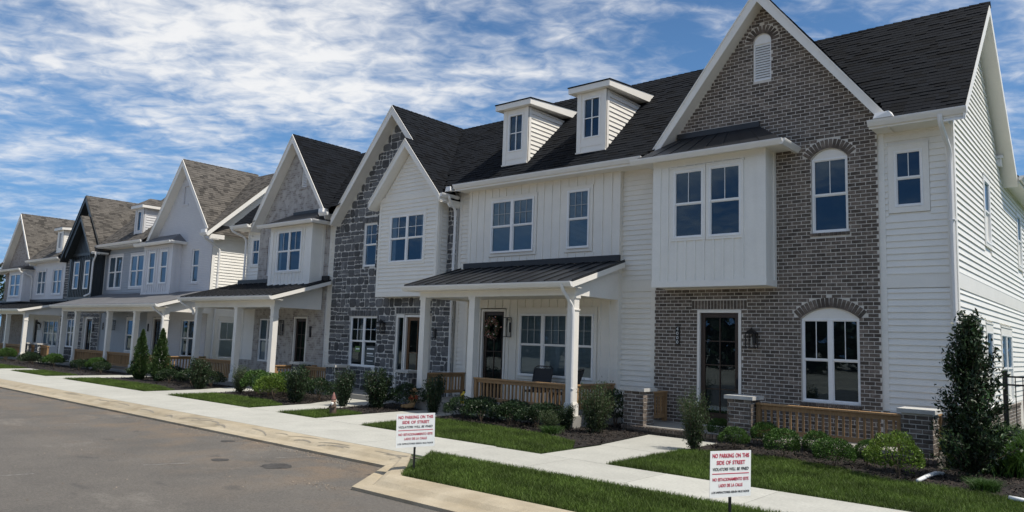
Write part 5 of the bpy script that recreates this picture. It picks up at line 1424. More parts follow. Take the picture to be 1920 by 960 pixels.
# loose grit and pebbles along the gutter
gv, gf, gt = [], [], []
for i in range(900):
    x = -8.4-abs(rng.normal(0,6)); y = 7.95-abs(rng.normal(0,.22)) if rng.uniform() < .8 else rng.uniform(3,7.9)
    if x > -9.3: y = 6.5-abs(rng.normal(0,.2))
    r_ = rng.uniform(.004,.016); o = len(gv); q = [rng.uniform(.6,1.2) for _ in range(6)]
    gv += [(x-r_*q[0],y,-.1),(x+r_*q[1],y,-.1),(x,y-r_*q[2],-.1),(x,y+r_*q[3],-.1),(x,y,-.1+r_*q[4])]; gf += [(o,o+2,o+4),(o+2,o+1,o+4),(o+1,o+3,o+4),(o+3,o,o+4)]; gt += [rng.uniform(.5,1.8)]*5
gr_ = link('road_grit', arr_mesh('road_grit', gv, gf, gt, 'grit'), None, 'stuff'); tag(gr_, 'loose grit and pebbles on the asphalt along the gutter', 'grit')
# ------------------------------------------------------------------ planting beds, lawns
LAWNS = [  # polygon, density
 ([(-9.60,9.22),(-8.30,7.38),(-1.2,7.38),(-1.2,9.22)], 5200),
 ([(-6.98,10.68),(-1.0,10.68),(-1.0,12.5),(-1.47,12.75),(-1.95,12.95),(-2.8,13.1),(-3.2,13.0),(-4.17,13.55),(-5.1,13.85),(-6.3,13.7),(-6.98,13.3)], 3800),
 ([(-13.5,10.75),(-8.36,10.72),(-8.38,11.7),(-8.9,12.5),(-10.2,13.0),(-12.2,13.2),(-13.8,13.1)], 3000),
 ([(-16.85,10.78),(-15.2,10.78),(-15.38,12.3),(-16.2,12.45),(-16.85,12.0)], 2600),
 ([(-22.8,10.78),(-18.15,10.78),(-18.35,11.9),(-19.5,12.3),(-21.0,12.4),(-22.8,12.2)], 2200),
 ([(-31.3,10.78),(-24.35,10.78),(-24.5,11.8),(-26.5,12.2),(-29,12.1),(-31.3,12.0)], 1500),
 ([(-37.4,10.78),(-33.1,10.78),(-33.2,12.0),(-37.4,12.0)], 900),
 ([(-44.8,10.78),(-39.0,10.78),(-39.0,12.0),(-44.8,12.0)], 600)]
def inside(P, poly):
    x, y = P[:,0], P[:,1]; r = np.zeros(len(P), bool); n = len(poly); j = n-1
    for i in range(n):
        xi, yi = poly[i]; xj, yj = poly[j]
        c = ((yi > y) != (yj > y)) & (x < (xj-xi)*(y-yi)/(yj-yi+1e-12)+xi); r ^= c; j = i
    return r
def blades(pts, hmin, hmax, wid, lean):
    n = len(pts); h = rng.uniform(hmin,hmax,n); a = rng.uniform(0,2*np.pi,n); b = rng.uniform(0,2*np.pi,n); l = rng.uniform(.1,lean,n)*h
    dx, dy = np.cos(a)*wid, np.sin(a)*wid; lx, ly = np.cos(b)*l, np.sin(b)*l
    V = np.zeros((n,5,3)); x, y = pts[:,0], pts[:,1]; z0 = pts[:,2] if pts.shape[1] > 2 else np.full(n,-.012)
    V[:,0] = np.stack([x-dx,y-dy,z0],1); V[:,1] = np.stack([x+dx,y+dy,z0],1)
    V[:,2] = np.stack([x+dx*.8+lx*.35,y+dy*.8+ly*.35,z0+h*.6],1); V[:,3] = np.stack([x-dx*.8+lx*.35,y-dy*.8+ly*.35,z0+h*.6],1)
    V[:,4] = np.stack([x+lx,y+ly,z0+h*.97],1)
    o = (np.arange(n)*5)[:,None]
    F = np.concatenate([o+np.array([[0,1,2]]), o+np.array([[0,2,3]]), o+np.array([[3,2,4]])], 0)
    return V.reshape(-1,3), F
VV, FF, TT = [], [], []; off = 0
for poly, den in LAWNS:
    p = np.array(poly); mn, mx = p.min(0), p.max(0); n = int((mx-mn).prod()*den)
    P = rng.uniform(mn, mx, (n,2)); P = P+rng.normal(0,.012,P.shape); P = P[inside(P, poly)]
    V, F = blades(P, .035, .085, .0032 if den > 2500 else .0045, .9)
    clump = np.sin(P[:,0]*3.1+np.sin(P[:,1]*2.3)*2)*.12+np.sin(P[:,1]*7+P[:,0]*1.3)*.08
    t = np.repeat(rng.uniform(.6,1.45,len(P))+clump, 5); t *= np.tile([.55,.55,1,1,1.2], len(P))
    VV.append(V); FF.append(F+off); TT.append(t); off += len(V)
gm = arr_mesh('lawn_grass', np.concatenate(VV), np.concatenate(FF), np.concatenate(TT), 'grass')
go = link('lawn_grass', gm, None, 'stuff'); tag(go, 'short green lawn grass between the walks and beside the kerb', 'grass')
BEDS = [[(-6.95,13.2),(-6.3,13.65),(-5.1,13.8),(-4.17,13.5),(-3.2,12.95),(-2.8,13.05),(-1.95,12.9),(-1.47,12.7),(-1.0,12.45),(6,12.4),(6,18.0),(-2.8,18.0),(-2.8,15.0),(-6.98,15.0)],
        [(-13.9,13.1),(-12.2,13.2),(-10.2,13.0),(-8.9,12.5),(-8.4,11.75),(-8.38,12.6),(-8.7,15.02),(-9.45,15.1),(-9.5,16.5),(-10.3,16.5),(-10.3,14.44),(-14.0,14.44)],
        [(-16.93,12.0),(-16.2,12.45),(-15.38,12.3),(-15.45,15.1),(-17.45,15.1),(-16.96,12.85)],
        [(-22.88,12.2),(-21,12.4),(-19.5,12.3),(-18.4,11.9),(-18.45,12.9),(-19.65,15.0),(-22.8,15.0),(-23.4,14.4),(-22.92,12.6)],
        [(-31.4,12.0),(-29,12.1),(-26.5,12.2),(-24.52,11.8),(-24.55,12.6),(-25.2,14.38),(-31.5,14.38)],
        [(-49,12.0),(-33.2,12.0),(-33.2,14.36),(-49,14.36)]]
chipV, chipF, chipT = [], [], []; off = 0
for bed in BEDS:
    o = poly_sheet('mulch_bed', bed, .006, 'mulch')
    p = np.array(bed); mn, mx = p.min(0), np.minimum(p.max(0), [2.0, 99]); P = rng.uniform(mn, mx, (int((mx-mn).prod()*260),2)); P = P[inside(P, bed)]
    if p.min() < -30: P = P[::4]
    n = len(P); a = rng.uniform(0,6.28,n); L_ = rng.uniform(.015,.045,n); w = rng.uniform(.005,.013,n); tz = rng.uniform(-.012,.02,n)
    ca, sa = np.cos(a), np.sin(a); V = np.zeros((n,4,3))
    for k,(s1,s2) in enumerate(((-1,-1),(1,-1),(1,1),(-1,1))):
        V[:,k,0] = P[:,0]+s1*L_*ca-s2*w*sa; V[:,k,1] = P[:,1]+s1*L_*sa+s2*w*ca; V[:,k,2] = .022+s1*tz+rng.uniform(0,.012,n)
    chipV.append(V.reshape(-1,3)); F = (np.arange(n)*4)[:,None]+np.array([[0,1,2,3]]); chipF.append(F+off); off += 4*n; chipT.append(np.repeat(rng.uniform(.4,2.6,n),4))
cm = link('mulch_chips', arr_mesh('mulch_chips', np.concatenate(chipV), np.concatenate(chipF), np.concatenate(chipT), 'mulch_chip'), None, 'stuff')
tag(cm, 'dark bark mulch chips spread over the planting beds', 'mulch')

# ------------------------------------------------------------------ shrubs
def leaf_cloud(C, Dn, size, wid, tone, fold=.25):
    """one four-sided folded leaf per centre, pointing along Dn"""
    n = len(C); D = Dn/np.linalg.norm(Dn,axis=1,keepdims=True); R_ = rng.normal(size=(n,3)); S_ = np.cross(D,R_); S_ /= np.linalg.norm(S_,axis=1,keepdims=True)+1e-9
    N_ = np.cross(S_,D); s = (size*rng.uniform(.7,1.3,n))[:,None]; w = s*wid
    V = np.zeros((n,4,3)); V[:,0] = C-D*s*.5; V[:,1] = C+S_*w*.5+N_*w*fold; V[:,2] = C+D*s*.5; V[:,3] = C-S_*w*.5+N_*w*fold
    F = (np.arange(n)*4)[:,None]+np.array([[0,1,2,3]])
    return V.reshape(-1,3), F, np.repeat(tone,4)
def dome(n, rx, h, size, wid, lump=.16, nl=16):
    d = rng.normal(size=(n,3)); d[:,2] = np.abs(d[:,2])*1.0-.12; d /= np.linalg.norm(d,axis=1,keepdims=True)
    L_ = rng.normal(size=(nl,3)); L_[:,2] = np.abs(L_[:,2]); L_ /= np.linalg.norm(L_,axis=1,keepdims=True)
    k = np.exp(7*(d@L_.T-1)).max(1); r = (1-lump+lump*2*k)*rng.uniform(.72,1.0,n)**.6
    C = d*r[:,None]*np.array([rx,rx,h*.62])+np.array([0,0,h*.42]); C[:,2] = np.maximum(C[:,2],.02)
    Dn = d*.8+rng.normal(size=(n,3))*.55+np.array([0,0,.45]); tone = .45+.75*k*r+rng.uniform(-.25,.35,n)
    return leaf_cloud(C, Dn, size, wid, np.maximum(tone,.25))
def upright(n, h, rx, size, wid, nst=26, gap=.12):
    stems = []; C = []; D = []; T = []
    for i in range(nst):
        a = rng.uniform(0,6.28); q = rng.uniform(.15,1)**.7; hh = h*rng.uniform(.62,1.0)*(1-.22*q); e = np.array([math.cos(a)*rx*q*.95, math.sin(a)*rx*q*.95, hh])
        b = np.array([math.cos(a)*.05*q, math.sin(a)*.05*q, 0]); m_ = b*.4+e*.5+np.array([math.cos(a)*rx*q*.12,math.sin(a)*rx*q*.12,-.02*h]); stems.append((b,m_,e))
        k = n//nst; t = rng.uniform(gap,1.02,k); P = ((1-t)**2)[:,None]*b+(2*t*(1-t))[:,None]*m_+(t**2)[:,None]*e
        P = P+rng.normal(size=P.shape)*np.array([.05,.05,.035])*(rx/.35); C.append(P); ax = (e-m_)/np.linalg.norm(e-m_)
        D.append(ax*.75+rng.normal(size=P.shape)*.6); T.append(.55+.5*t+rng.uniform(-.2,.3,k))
    V, F, tt = leaf_cloud(np.concatenate(C), np.concatenate(D), size, wid, np.concatenate(T)); return V, F, tt, stems
def cone(n, h, rx, size, wid, pw=.85):
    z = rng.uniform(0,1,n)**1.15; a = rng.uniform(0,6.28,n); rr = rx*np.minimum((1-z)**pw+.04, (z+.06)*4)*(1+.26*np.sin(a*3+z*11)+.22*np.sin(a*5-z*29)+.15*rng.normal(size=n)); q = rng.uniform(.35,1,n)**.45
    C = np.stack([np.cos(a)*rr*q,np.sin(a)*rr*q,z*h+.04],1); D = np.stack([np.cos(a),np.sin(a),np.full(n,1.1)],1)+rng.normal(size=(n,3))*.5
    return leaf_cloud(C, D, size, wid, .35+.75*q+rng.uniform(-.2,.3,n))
def stem_mesh(stems, r=.009):
    m_ = MB()
    for b,k,e in stems: m_.tube([tuple(b),tuple(b*.25+k*.5+e*.25),tuple(e)], r, 5, r2=r*.3)
    return m_.mesh('stem', 'bark')
def simple_stems(h, n=5, sp=.12):
    m_ = MB()
    for i in range(n):
        a = 6.28*i/n; m_.tube([(0,0,-.02),(math.cos(a)*sp*.4,math.sin(a)*sp*.4,h*.35),(math.cos(a)*sp,math.sin(a)*sp,h*.7)], .012, 5, r2=.005)
    return m_.mesh('stem', 'bark')
PRO = {}
def proto(key, V, F, T, m, stem): PRO.setdefault(key, []).append((arr_mesh('foliage', V, F, T, m), stem))
for k in range(2):
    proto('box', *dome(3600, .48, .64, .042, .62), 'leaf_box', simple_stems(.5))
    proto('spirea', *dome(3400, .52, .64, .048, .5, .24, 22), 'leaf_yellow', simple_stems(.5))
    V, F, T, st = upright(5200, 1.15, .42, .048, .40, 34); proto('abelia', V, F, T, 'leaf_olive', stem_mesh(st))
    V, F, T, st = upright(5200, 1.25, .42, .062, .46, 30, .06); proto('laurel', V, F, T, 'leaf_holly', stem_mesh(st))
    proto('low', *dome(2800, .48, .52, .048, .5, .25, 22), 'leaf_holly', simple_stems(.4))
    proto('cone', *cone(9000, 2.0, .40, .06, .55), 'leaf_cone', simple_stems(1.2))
# the big holly: leader with side shoots that stick out
C, D, T = [], [], []; st = []
for i in range(190):
    z = rng.uniform(.03,1)**1.15; a = rng.uniform(0,6.28); rr = (.68*(1-z)**.7+.10)*rng.uniform(.45,1.1); b = np.array([0,0,z*2.25]); e = np.array([math.cos(a)*rr,math.sin(a)*rr,z*2.25+.30+rng.uniform(0,.28)])
    m_ = b*.5+e*.5+np.array([0,0,-.08]); st.append((b,m_,e)); k = 66; t = rng.uniform(.1,1.05,k)
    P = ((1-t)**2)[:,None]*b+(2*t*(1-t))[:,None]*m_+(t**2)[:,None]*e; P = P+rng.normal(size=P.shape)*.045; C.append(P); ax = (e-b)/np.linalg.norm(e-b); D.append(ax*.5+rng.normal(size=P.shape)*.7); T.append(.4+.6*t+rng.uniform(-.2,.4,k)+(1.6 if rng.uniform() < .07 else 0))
st.append((np.array([0,0,-.05]),np.array([0,0,1.1]),np.array([0,0,2.5])))
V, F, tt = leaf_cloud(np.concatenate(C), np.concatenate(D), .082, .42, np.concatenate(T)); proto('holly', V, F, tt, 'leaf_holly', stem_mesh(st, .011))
# strappy liriope clump
def strap(n, r, h):
    p = rng.normal(0, r*.5, (n,2)); P = np.concatenate([p,np.zeros((n,1))],1); V, F = blades(P, h*.6, h, .008, 1.6); return V, F
V, F = strap(1500, .36, .48); PRO['strap'] = [(arr_mesh('foliage', V, F, np.repeat(rng.uniform(.5,1.6,len(V)//5),5), 'leaf_box'), None)]
def flowers(h, zr, n=11):
    m_ = MB()
    for i in range(n):
        a = rng.uniform(0,6.28); r = .44*rng.uniform(.5,1.05); z = .12+.34*rng.uniform(0,1); c = np.array([r*math.cos(a),r*math.sin(a),z])
        for q in range(5):
            b = 6.28*q/5; m_.add([tuple(c),tuple(c+np.array([math.cos(b)*.016,math.sin(b)*.016,.008])),tuple(c+np.array([math.cos(b+.6)*.024,math.sin(b+.6)*.024,.004])),tuple(c+np.array([math.cos(b+1.2)*.016,math.sin(b+1.2)*.016,.008]))], [(0,1,2,3)])
    return m_.mesh('flower', 'petal')
FLM = flowers(0, 0)
def shrub(key, x, y, s, label, name='shrub', cat='shrub', sz=None, group=None, rot=None, fl=False):
    e = bpy.data.objects.new(name, None); COL.objects.link(e); e.location = (x,y,.0); e.rotation_euler = (0,0,random.uniform(0,6.28) if rot is None else rot); e.scale = (s,s,sz or s)
    tag(e, label, cat, group); f, st_ = random.choice(PRO[key])
    o = bpy.data.objects.new('foliage', f); COL.objects.link(o); o.parent = e
    if st_: q = bpy.data.objects.new('stem', st_); COL.objects.link(q); q.parent = e
    if fl: q = bpy.data.objects.new('flower', FLM); COL.objects.link(q); q.parent = e; q['kind'] = 'stuff'
    return e
def gpt(px, py, back=.3):
    r = (px-960)/FPX*RT-(py-480)/FPX*UP+FW; p = CAM+r*((0-CAM[2])/r[2]); h_ = r[:2]/np.linalg.norm(r[:2]); return p[0]+h_[0]*back, p[1]+h_[1]*back
def shrub_at(key, px, py, s, label, name, sz=None, back=.3, **k):
    x, y = gpt(px, py, back); return shrub(key, x, y, s, label, name, 'bush', sz=sz, **k)
shrub_at('holly', 1826, 908, .88, 'tall dark glossy holly beside the brick corner pier', 'holly_bush', sz=1.0, back=.45)
shrub_at('spirea', 1868, 888, .62, 'yellow green bush tucked behind the tall holly', 'spirea_bush', sz=.95, back=.2)
shrub_at('spirea', 1684, 905, .82, 'bright yellow green rounded bush in front of the brick corner pier', 'spirea_bush', sz=1.0, back=.4)
g = 'clipped boxwoods along the brick house porch'
shrub_at('box', 1626, 880, .46, 'small dark boxwood just behind the yellow green bush by the rail', 'boxwood', sz=.66, group=g)
shrub_at('box', 1564, 883, .74, 'rounded green boxwood below the middle of the brick porch rail', 'boxwood', sz=.72, back=.36, group=g)
shrub_at('box', 1534, 862, .58, 'dark boxwood behind its greener neighbour at mid rail', 'boxwood', sz=.70, group=g)
shrub_at('box', 1468, 866, .74, 'large round boxwood right of the brick pier next to the walk', 'boxwood', sz=.78, back=.38, group=g)
shrub_at('box', 1434, 842, .62, 'dark boxwood against the brick pier at the rail end', 'boxwood', sz=.72, group=g)
shrub_at('box', 1376, 846, .6, 'low boxwood between the airy shrub and the large round boxwood', 'boxwood', sz=.62, group=g)
shrub_at('box', 1350, 828, .56, 'dark boxwood at the foot of the brick pier beside the front steps', 'boxwood', sz=.66, group=g)
shrub_at('abelia', 1300, 846, .74, 'airy upright shrub by the walk in front of the brick house door', 'abelia_bush', sz=1.12, back=.1)
shrub_at('abelia', 1116, 815, .98, 'wide feathery shrub between the porch post and the brick pier', 'abelia_bush', sz=1.14, back=.2)
shrub('low', -9.75, 15.3, .95, 'dark shrub against the siding beside the left brick pier', 'laurel_bush', 'bush', sz=1.5)
shrub('laurel', -10.25, 14.0, .55, 'thin leafy shoot shrub at the foot of the corner porch post', 'laurel_bush', 'bush')
gg = 'white flowered gardenias along the batten house porch'
for i,(x,y) in enumerate(((-13.25,13.75),(-12.45,13.55),(-11.6,13.6),(-10.85,13.72),(-13.0,14.2),(-11.9,14.15),(-10.95,14.2))):
    shrub('low', x, y, .92, 'low dark gardenia with small white flowers below the batten house porch rail', 'gardenia_bush', 'bush', group=gg, fl=True)
shrub('abelia', -10.2, 13.35, .62, 'small spreading shrub in mulch beside the gardenias', 'abelia_bush', 'bush', sz=.5)
shrub('laurel', -14.55, 13.95, .74, 'upright dark shrub beside the batten house front walk', 'laurel_bush', 'bush', sz=.92)
shrub('laurel', -17.35, 13.15, .76, 'upright shrub in front of the stone house lower window', 'laurel_bush', 'bush', sz=.98)
shrub('laurel', -16.35, 13.55, 1.0, 'bushy dark shrub in front of the stone house entry', 'laurel_bush', 'bush', rot=1.2)
shrub('low', -15.85, 14.2, 1.05, 'low dark round shrub behind the seated straw doll', 'laurel_bush', 'bush', sz=1.2)
shrub('laurel', -18.75, 12.55, .98, 'upright dark shrub where the stone house walk meets the bed', 'laurel_bush', 'bush')
shrub('low', -19.1, 13.6, 1.0, 'low dark shrub below the stone porch railing', 'laurel_bush', 'bush', sz=1.15)
gs = 'light green spireas by the washed brick house porch'
for i,(x,y,s) in enumerate(((-21.9,13.2,1.1),(-20.9,13.0,1.05),(-20.2,12.75,1.0),(-21.4,13.9,1.05),(-20.3,13.7,.95))):
    shrub(('box','box','spirea')[i] if i < 3 else 'box', x, y, s, ('light green mound below the washed brick house porch, farthest from the stone house','middle one of three light green mounds below the washed brick porch','yellowest green mound below the washed brick porch, next to the dark upright shrub')[i] if i < 3 else 'mid green boxwood behind the spireas at the washed brick house', 'spirea_bush' if i < 3 else 'boxwood', 'bush', group=gs if i < 3 else 'boxwoods behind the spireas')
shrub('laurel', -24.75, 12.75, .98, 'leafy upright shrub beside the washed brick house walk, left of it', 'laurel_bush', 'bush')
shrub('abelia', -22.75, 13.1, .85, 'slim airy shrub by the porch post of the washed brick house', 'abelia_bush', 'bush')
shrub('cone', -30.0, 13.0, .95, 'tall narrow conical arborvitae in front of the grey porch', 'arborvitae', 'bush')
shrub('cone', -28.75, 13.2, .98, 'broad dark conical evergreen next to the narrow arborvitae', 'conical_evergreen', 'bush')
gl = 'low shrubs along the far porches'
for x,y,s in ((-25.4,13.5,.95),(-26.2,13.2,1.0),(-27.0,13.6,1.0),(-27.7,13.1,.9),(-29.3,13.9,1.0),(-30.7,13.4,1.0),(-31.2,13.8,1.0)):
    shrub('low', x, y, s, 'low dark flowering shrub in the bed before the grey roofed porch', 'low_shrub', 'bush', group=gl, fl=True)
for x,y,s in ((-34.2,13.2,1.2),(-35.4,13.5,1.3),(-36.6,13.2,1.2),(-37.2,13.8,1.2),(-40.0,13.3,1.3),(-41.3,13.6,1.3),(-42.6,13.2,1.3),(-44.0,13.5,1.4),(-47.0,13.3,1.4),(-48.4,13.6,1.4),(-50.2,13.3,1.5),(-52.0,13.5,1.5),(-54.0,13.4,1.5)):
    shrub(random.choice(('low','box','low')), x, y, s*.72, 'dark rounded shrub in the distant beds of the far townhouses', 'low_shrub', 'bush', group='shrubs before the farthest porches')
for x,y,s in ((-2.3,16.9,1.5),(-2.05,16.3,1.5),(-2.35,15.9,1.4),(-1.95,15.5,1.4),(-1.7,16.7,1.6),(-2.2,17.5,1.6),(-1.6,15.9,1.5)):
    shrub('strap', x, y, s, 'strappy dark green liriope clump beside the white end wall', 'liriope_clump', 'plant', group='liriope clumps beside the end wall')
for x,y in ((-10.0,13.15),(-2.0,13.2)):
    shrub('strap', x, y, .42, 'thin grassy weed tuft in the mulch %s' % ('by the gardenias' if x < -5 else 'in front of the tall holly'), 'grass_tuft', 'plant', group='weed tufts in the mulch')
# trees far down the street and across the road behind the photographer
def far_tree(x, y, h, r, label):
    e = root('tree', (x,y,-.2), label, 'tree', 'far trees')
    t = MB(); t.tube([(x,y,-.2),(x+.1,y,h*.35),(x-.1,y+.1,h*.75)], r*.09, 8, r2=r*.03)
    for i in range(6):
        a = i*1.05; t.tube([(x,y,h*(.3+.06*i)),(x+math.cos(a)*r*.35,y+math.sin(a)*r*.35,h*(.45+.06*i)),(x+math.cos(a)*r*.7,y+math.sin(a)*r*.7,h*(.55+.06*i))], r*.035, 5, r2=r*.01)
    t.build('trunk', 'bark', e)
    n = 2600; d = rng.normal(size=(n,3)); d /= np.linalg.norm(d,axis=1,keepdims=True); L_ = rng.normal(size=(14,3)); L_ /= np.linalg.norm(L_,axis=1,keepdims=True); k = np.exp(6*(d@L_.T-1)).max(1)
    q = rng.uniform(.3,1,n)**.5*(.72+.45*k); C = d*q[:,None]*np.array([r,r,h*.36])+np.array([x,y,h*.62]); V, F, T = leaf_cloud(C, d+rng.normal(size=(n,3)), .09*r, .7, .5+.6*k)
    link('crown', arr_mesh('crown', V, F, T, 'leaf_far'), e)
    return e
for i,(x,y,h,r) in enumerate(((-118,28,9.5,4.2),(-124,33,11,5),(-112,34,9,4))): far_tree(x, y, h, r, 'dark tree standing beyond the end of the row of townhouses')
# far wood across the road behind the photographer (mirrored in the windows)
n = 16000
X = rng.uniform(-150, 60, n); hh = 8+3*np.sin(X*.11)+2.2*np.sin(X*.29+1)+1.4*np.sin(X*.7)
C = np.stack([X, -46+rng.normal(0,2.5,n), -.2+hh*rng.uniform(0,1,n)**.8], 1)
V, F, T = leaf_cloud(C, rng.normal(size=(n,3)), 1.3, .8, rng.uniform(.4,1.3,n))
fw = link('far_wood', arr_mesh('far_wood', V, F, T, 'leaf_far'), None, 'stuff'); tag(fw, 'dark green wood across the road mirrored in the windows', 'wood')

n = 6000
Xv = rng.uniform(2, 80, n); hh = 11+3*np.sin(Xv*.13)+2*np.sin(Xv*.37)
C = np.stack([Xv, 128+rng.normal(0,2.5,n), -.2+hh*rng.uniform(0,1,n)**.8], 1)
V, F, T = leaf_cloud(C, rng.normal(size=(n,3)), 1.3, .8, rng.uniform(.4,1.3,n))
fw = link('far_wood', arr_mesh('far_wood', V, F, T, 'leaf_far'), None, 'stuff'); tag(fw, 'dark green wood beyond the end wall mirrored in its side windows', 'wood')
# ------------------------------------------------------------------ yard signs
SIGN = [('NO PARKING ON THIS', .90, .092, .895, 'sign_red', 0, .016), ('SIDE OF STREET', .70, .088, .745, 'sign_red', 0, .016), ('VIOLATORS WILL BE FINED', .88, .066, .605, 'sign_black', .22, .012),
        ('NO ESTACIONAMIENTO ESTE', .88, .068, .385, 'sign_red', 0, .014), ('LADO DE LA CALLE', .58, .068, .255, 'sign_red', 0, .014), ('LOS INFRACTORES SER\u00c1N MULTADOS', .92, .056, .115, 'sign_black', .22, .01)]
TXT = {}
def yard_sign(x, y, zc, ang, label, tilt=0.0, w=.60, h=.49):
    e = root('yard_sign', (x,y,0), label, 'sign', 'no parking yard signs')
    D = Vector((math.cos(ang), math.sin(ang), 0)); N_ = Vector((D.y, -D.x, 0))   # N_ towards the camera
    R_ = Matrix(((D.x,-N_.x,0,x),(D.y,-N_.y,0,y),(0,0,1,zc),(0,0,0,1))) @ Matrix.Rotation(tilt, 4, 'Y')
    def fr(u, d, z): return tuple(R_ @ Vector((u,d,z)))
    b = MB(); b.box(fr,-w/2,w/2,-.002,.002,-h/2,h/2); bo = b.build('panel', 'sign_white', e)
    for s, ww, hh, zz, m, sh, bold in SIGN:
        me = text_mesh(s, 1.0, sh, bold); text_fit(me, w*ww, h*hh)
        me.transform(R_ @ Matrix.Translation((0,-.0045,h*(zz-.5))) @ Matrix.Rotation(math.pi/2,4,'X')); me.materials.append(MATS[m]); link('lettering', me, bo)
    l = MB(); l.box(fr,-w*.45,w*.45,-.0045,-.0021,h*-.003,h*.013); l.build('rule_line', 'sign_red', bo)
    st = MB(); st.box(lambda u,d,z: (x+D.x*u-N_.x*d, y+D.y*u-N_.y*d, z), -.014,.014,.003,.022,-.15,zc+h/2-.03); st.build('stake', 'black_metal', e)
    return e
def at_depth(px, py, dep):
    r = (px-960)/FPX*RT-(py-480)/FPX*UP+FW; return CAM+r*dep
p = at_depth(779.5, 806.5, 11.15); yard_sign(p[0], p[1], p[2], rad(66), 'white no parking sign on the grass corner by the kerb return', tilt=rad(-1.5))
p = at_depth(1370, 888, 8.15); yard_sign(p[0], p[1], p[2], rad(69), 'white no parking sign standing in the kerbside lawn before the brick house', tilt=rad(1.0))

# ------------------------------------------------------------------ black fence, pipes
fe = root('metal_fence', (-2.25,17.9,0), 'black metal picket fence running from the white end wall', 'fence')
m_ = MB(); m_.box(WORLD,-2.33,-2.25,17.86,17.94,-.1,1.70); m_.box(WORLD,-2.345,-2.235,17.845,17.955,1.70,1.72); m_.build('post', 'black_metal', fe)
m_ = MB(); m_.box(WORLD,.3,.38,17.86,17.94,-.1,1.70); m_.box(WORLD,.285,.395,17.845,17.955,1.70,1.72); m_.build('post', 'black_metal', fe)
for z in (1.58,1.42,.25):
    m_ = MB(); m_.box(WORLD,-2.25,3.0,17.885,17.915,z,z+.035); m_.build('rail', 'black_metal', fe)
for k in range(40):
    x = -2.12+k*.125; m_ = MB(); m_.box(WORLD,x-.008,x+.008,17.892,17.908,.1,1.6); m_.build('picket', 'black_metal', fe)
def pipe(pts, label, r=.045):
    m_ = MB(); m_.tube(pts, r, 12); o = m_.build('drain_pipe', 'pvc', None, smooth=True); return tag(o, label, 'pipe')
a0 = gpt(1721, 906, 0); a1 = gpt(1738, 900, .02); a2 = gpt(1754, 895, .05); a3 = gpt(1768, 893, .15)
pipe([(a0[0],a0[1],.035),(a1[0],a1[1],.055),(a2[0],a2[1],.06),(a3[0],a3[1],.02)], 'white drain pipe poking out of the mulch beside the holly', r=.032)
a0 = gpt(1893, 940, 0); a1 = gpt(1908, 943, 0); a2 = gpt(1930, 947, 0)
pipe([(a0[0],a0[1],.05),(a1[0],a1[1],.05),(a2[0],a2[1],.045)], 'white drain pipe lying at the lawn edge near the end wall', r=.03)

# ------------------------------------------------------------------ porch things
def patio_chair(x, y, z, rot, label):
    e = root('patio_chair', (x,y,z), label, 'chair', 'patio chairs on the batten house porch')
    Rz = Matrix.Translation((x,y,z)) @ Matrix.Rotation(rot,4,'Z')
    T_ = lambda pts: [tuple(Rz @ Vector(p)) for p in pts]
    for sx in (-1,1):
        m_ = MB(); m_.tube(T_([(sx*.27,-.27,0),(sx*.28,-.25,.35),(sx*.28,-.22,.62),(sx*.28,.18,.64),(sx*.26,.24,.45)]), .014, 6); m_.build('arm', 'black_metal', e)
        m_ = MB(); m_.tube(T_([(sx*.27,.32,0),(sx*.26,.22,.42)]), .014, 6); m_.build('leg', 'black_metal', e)
    b = MB(); P = [(-.25,.20,.42),(.25,.20,.42),(.26,.40,1.0),(-.26,.40,1.0)]; Q = [(a,c+.015,d) for a,c,d in P]
    b.hexa(T_(P)+T_(Q)); bo = b.build('backrest', 'mesh_fabric', e)
    s = MB(); s.tube(T_([(-.26,.20,.40),(-.275,.40,1.0),(-.2,.43,1.06),(.2,.43,1.06),(.275,.40,1.0),(.26,.20,.40)]), .014, 6)
    for k in range(7): s.tube(T_([(-.24+.08*k-.03,.405,1.0),(-.24+.08*k,.42,1.04),(-.24+.08*k+.03,.405,1.0)]), .006, 4)
    s.build('back_frame', 'black_metal', e)
    c = MB(); P = [(-.26,-.26,.40),(.26,-.26,.40),(.26,.22,.40),(-.26,.22,.40)]; c.hexa(T_(P)+T_([(a,d,f+.05) for a,d,f in P])); c.build('seat', 'mesh_fabric', e)
    return e
patio_chair(-12.35, 15.55, .27, rad(12), 'black metal patio chair with sling back behind the cedar rail')
patio_chair(-11.35, 15.45, .27, rad(-70), 'black metal patio chair partly hidden by the corner porch post')
tb = root('patio_table', (-11.85,15.75,.27), 'small round black patio table between the porch chairs', 'table')
m_ = MB(); m_.lathe((-11.85,15.75,.27), [(.26,.50),(.27,.51),(.27,.53),(.02,.535)], 20); m_.build('top', 'black_metal', tb)
for k in range(3):
    a = k*2.1; m_ = MB(); m_.tube([(-11.85+.03*math.cos(a),15.75+.03*math.sin(a),.78),(-11.85+.12*math.cos(a),15.75+.12*math.sin(a),.5),(-11.85+.22*math.cos(a),15.75+.22*math.sin(a),.27)], .011, 6); m_.build('leg', 'black_metal', tb)
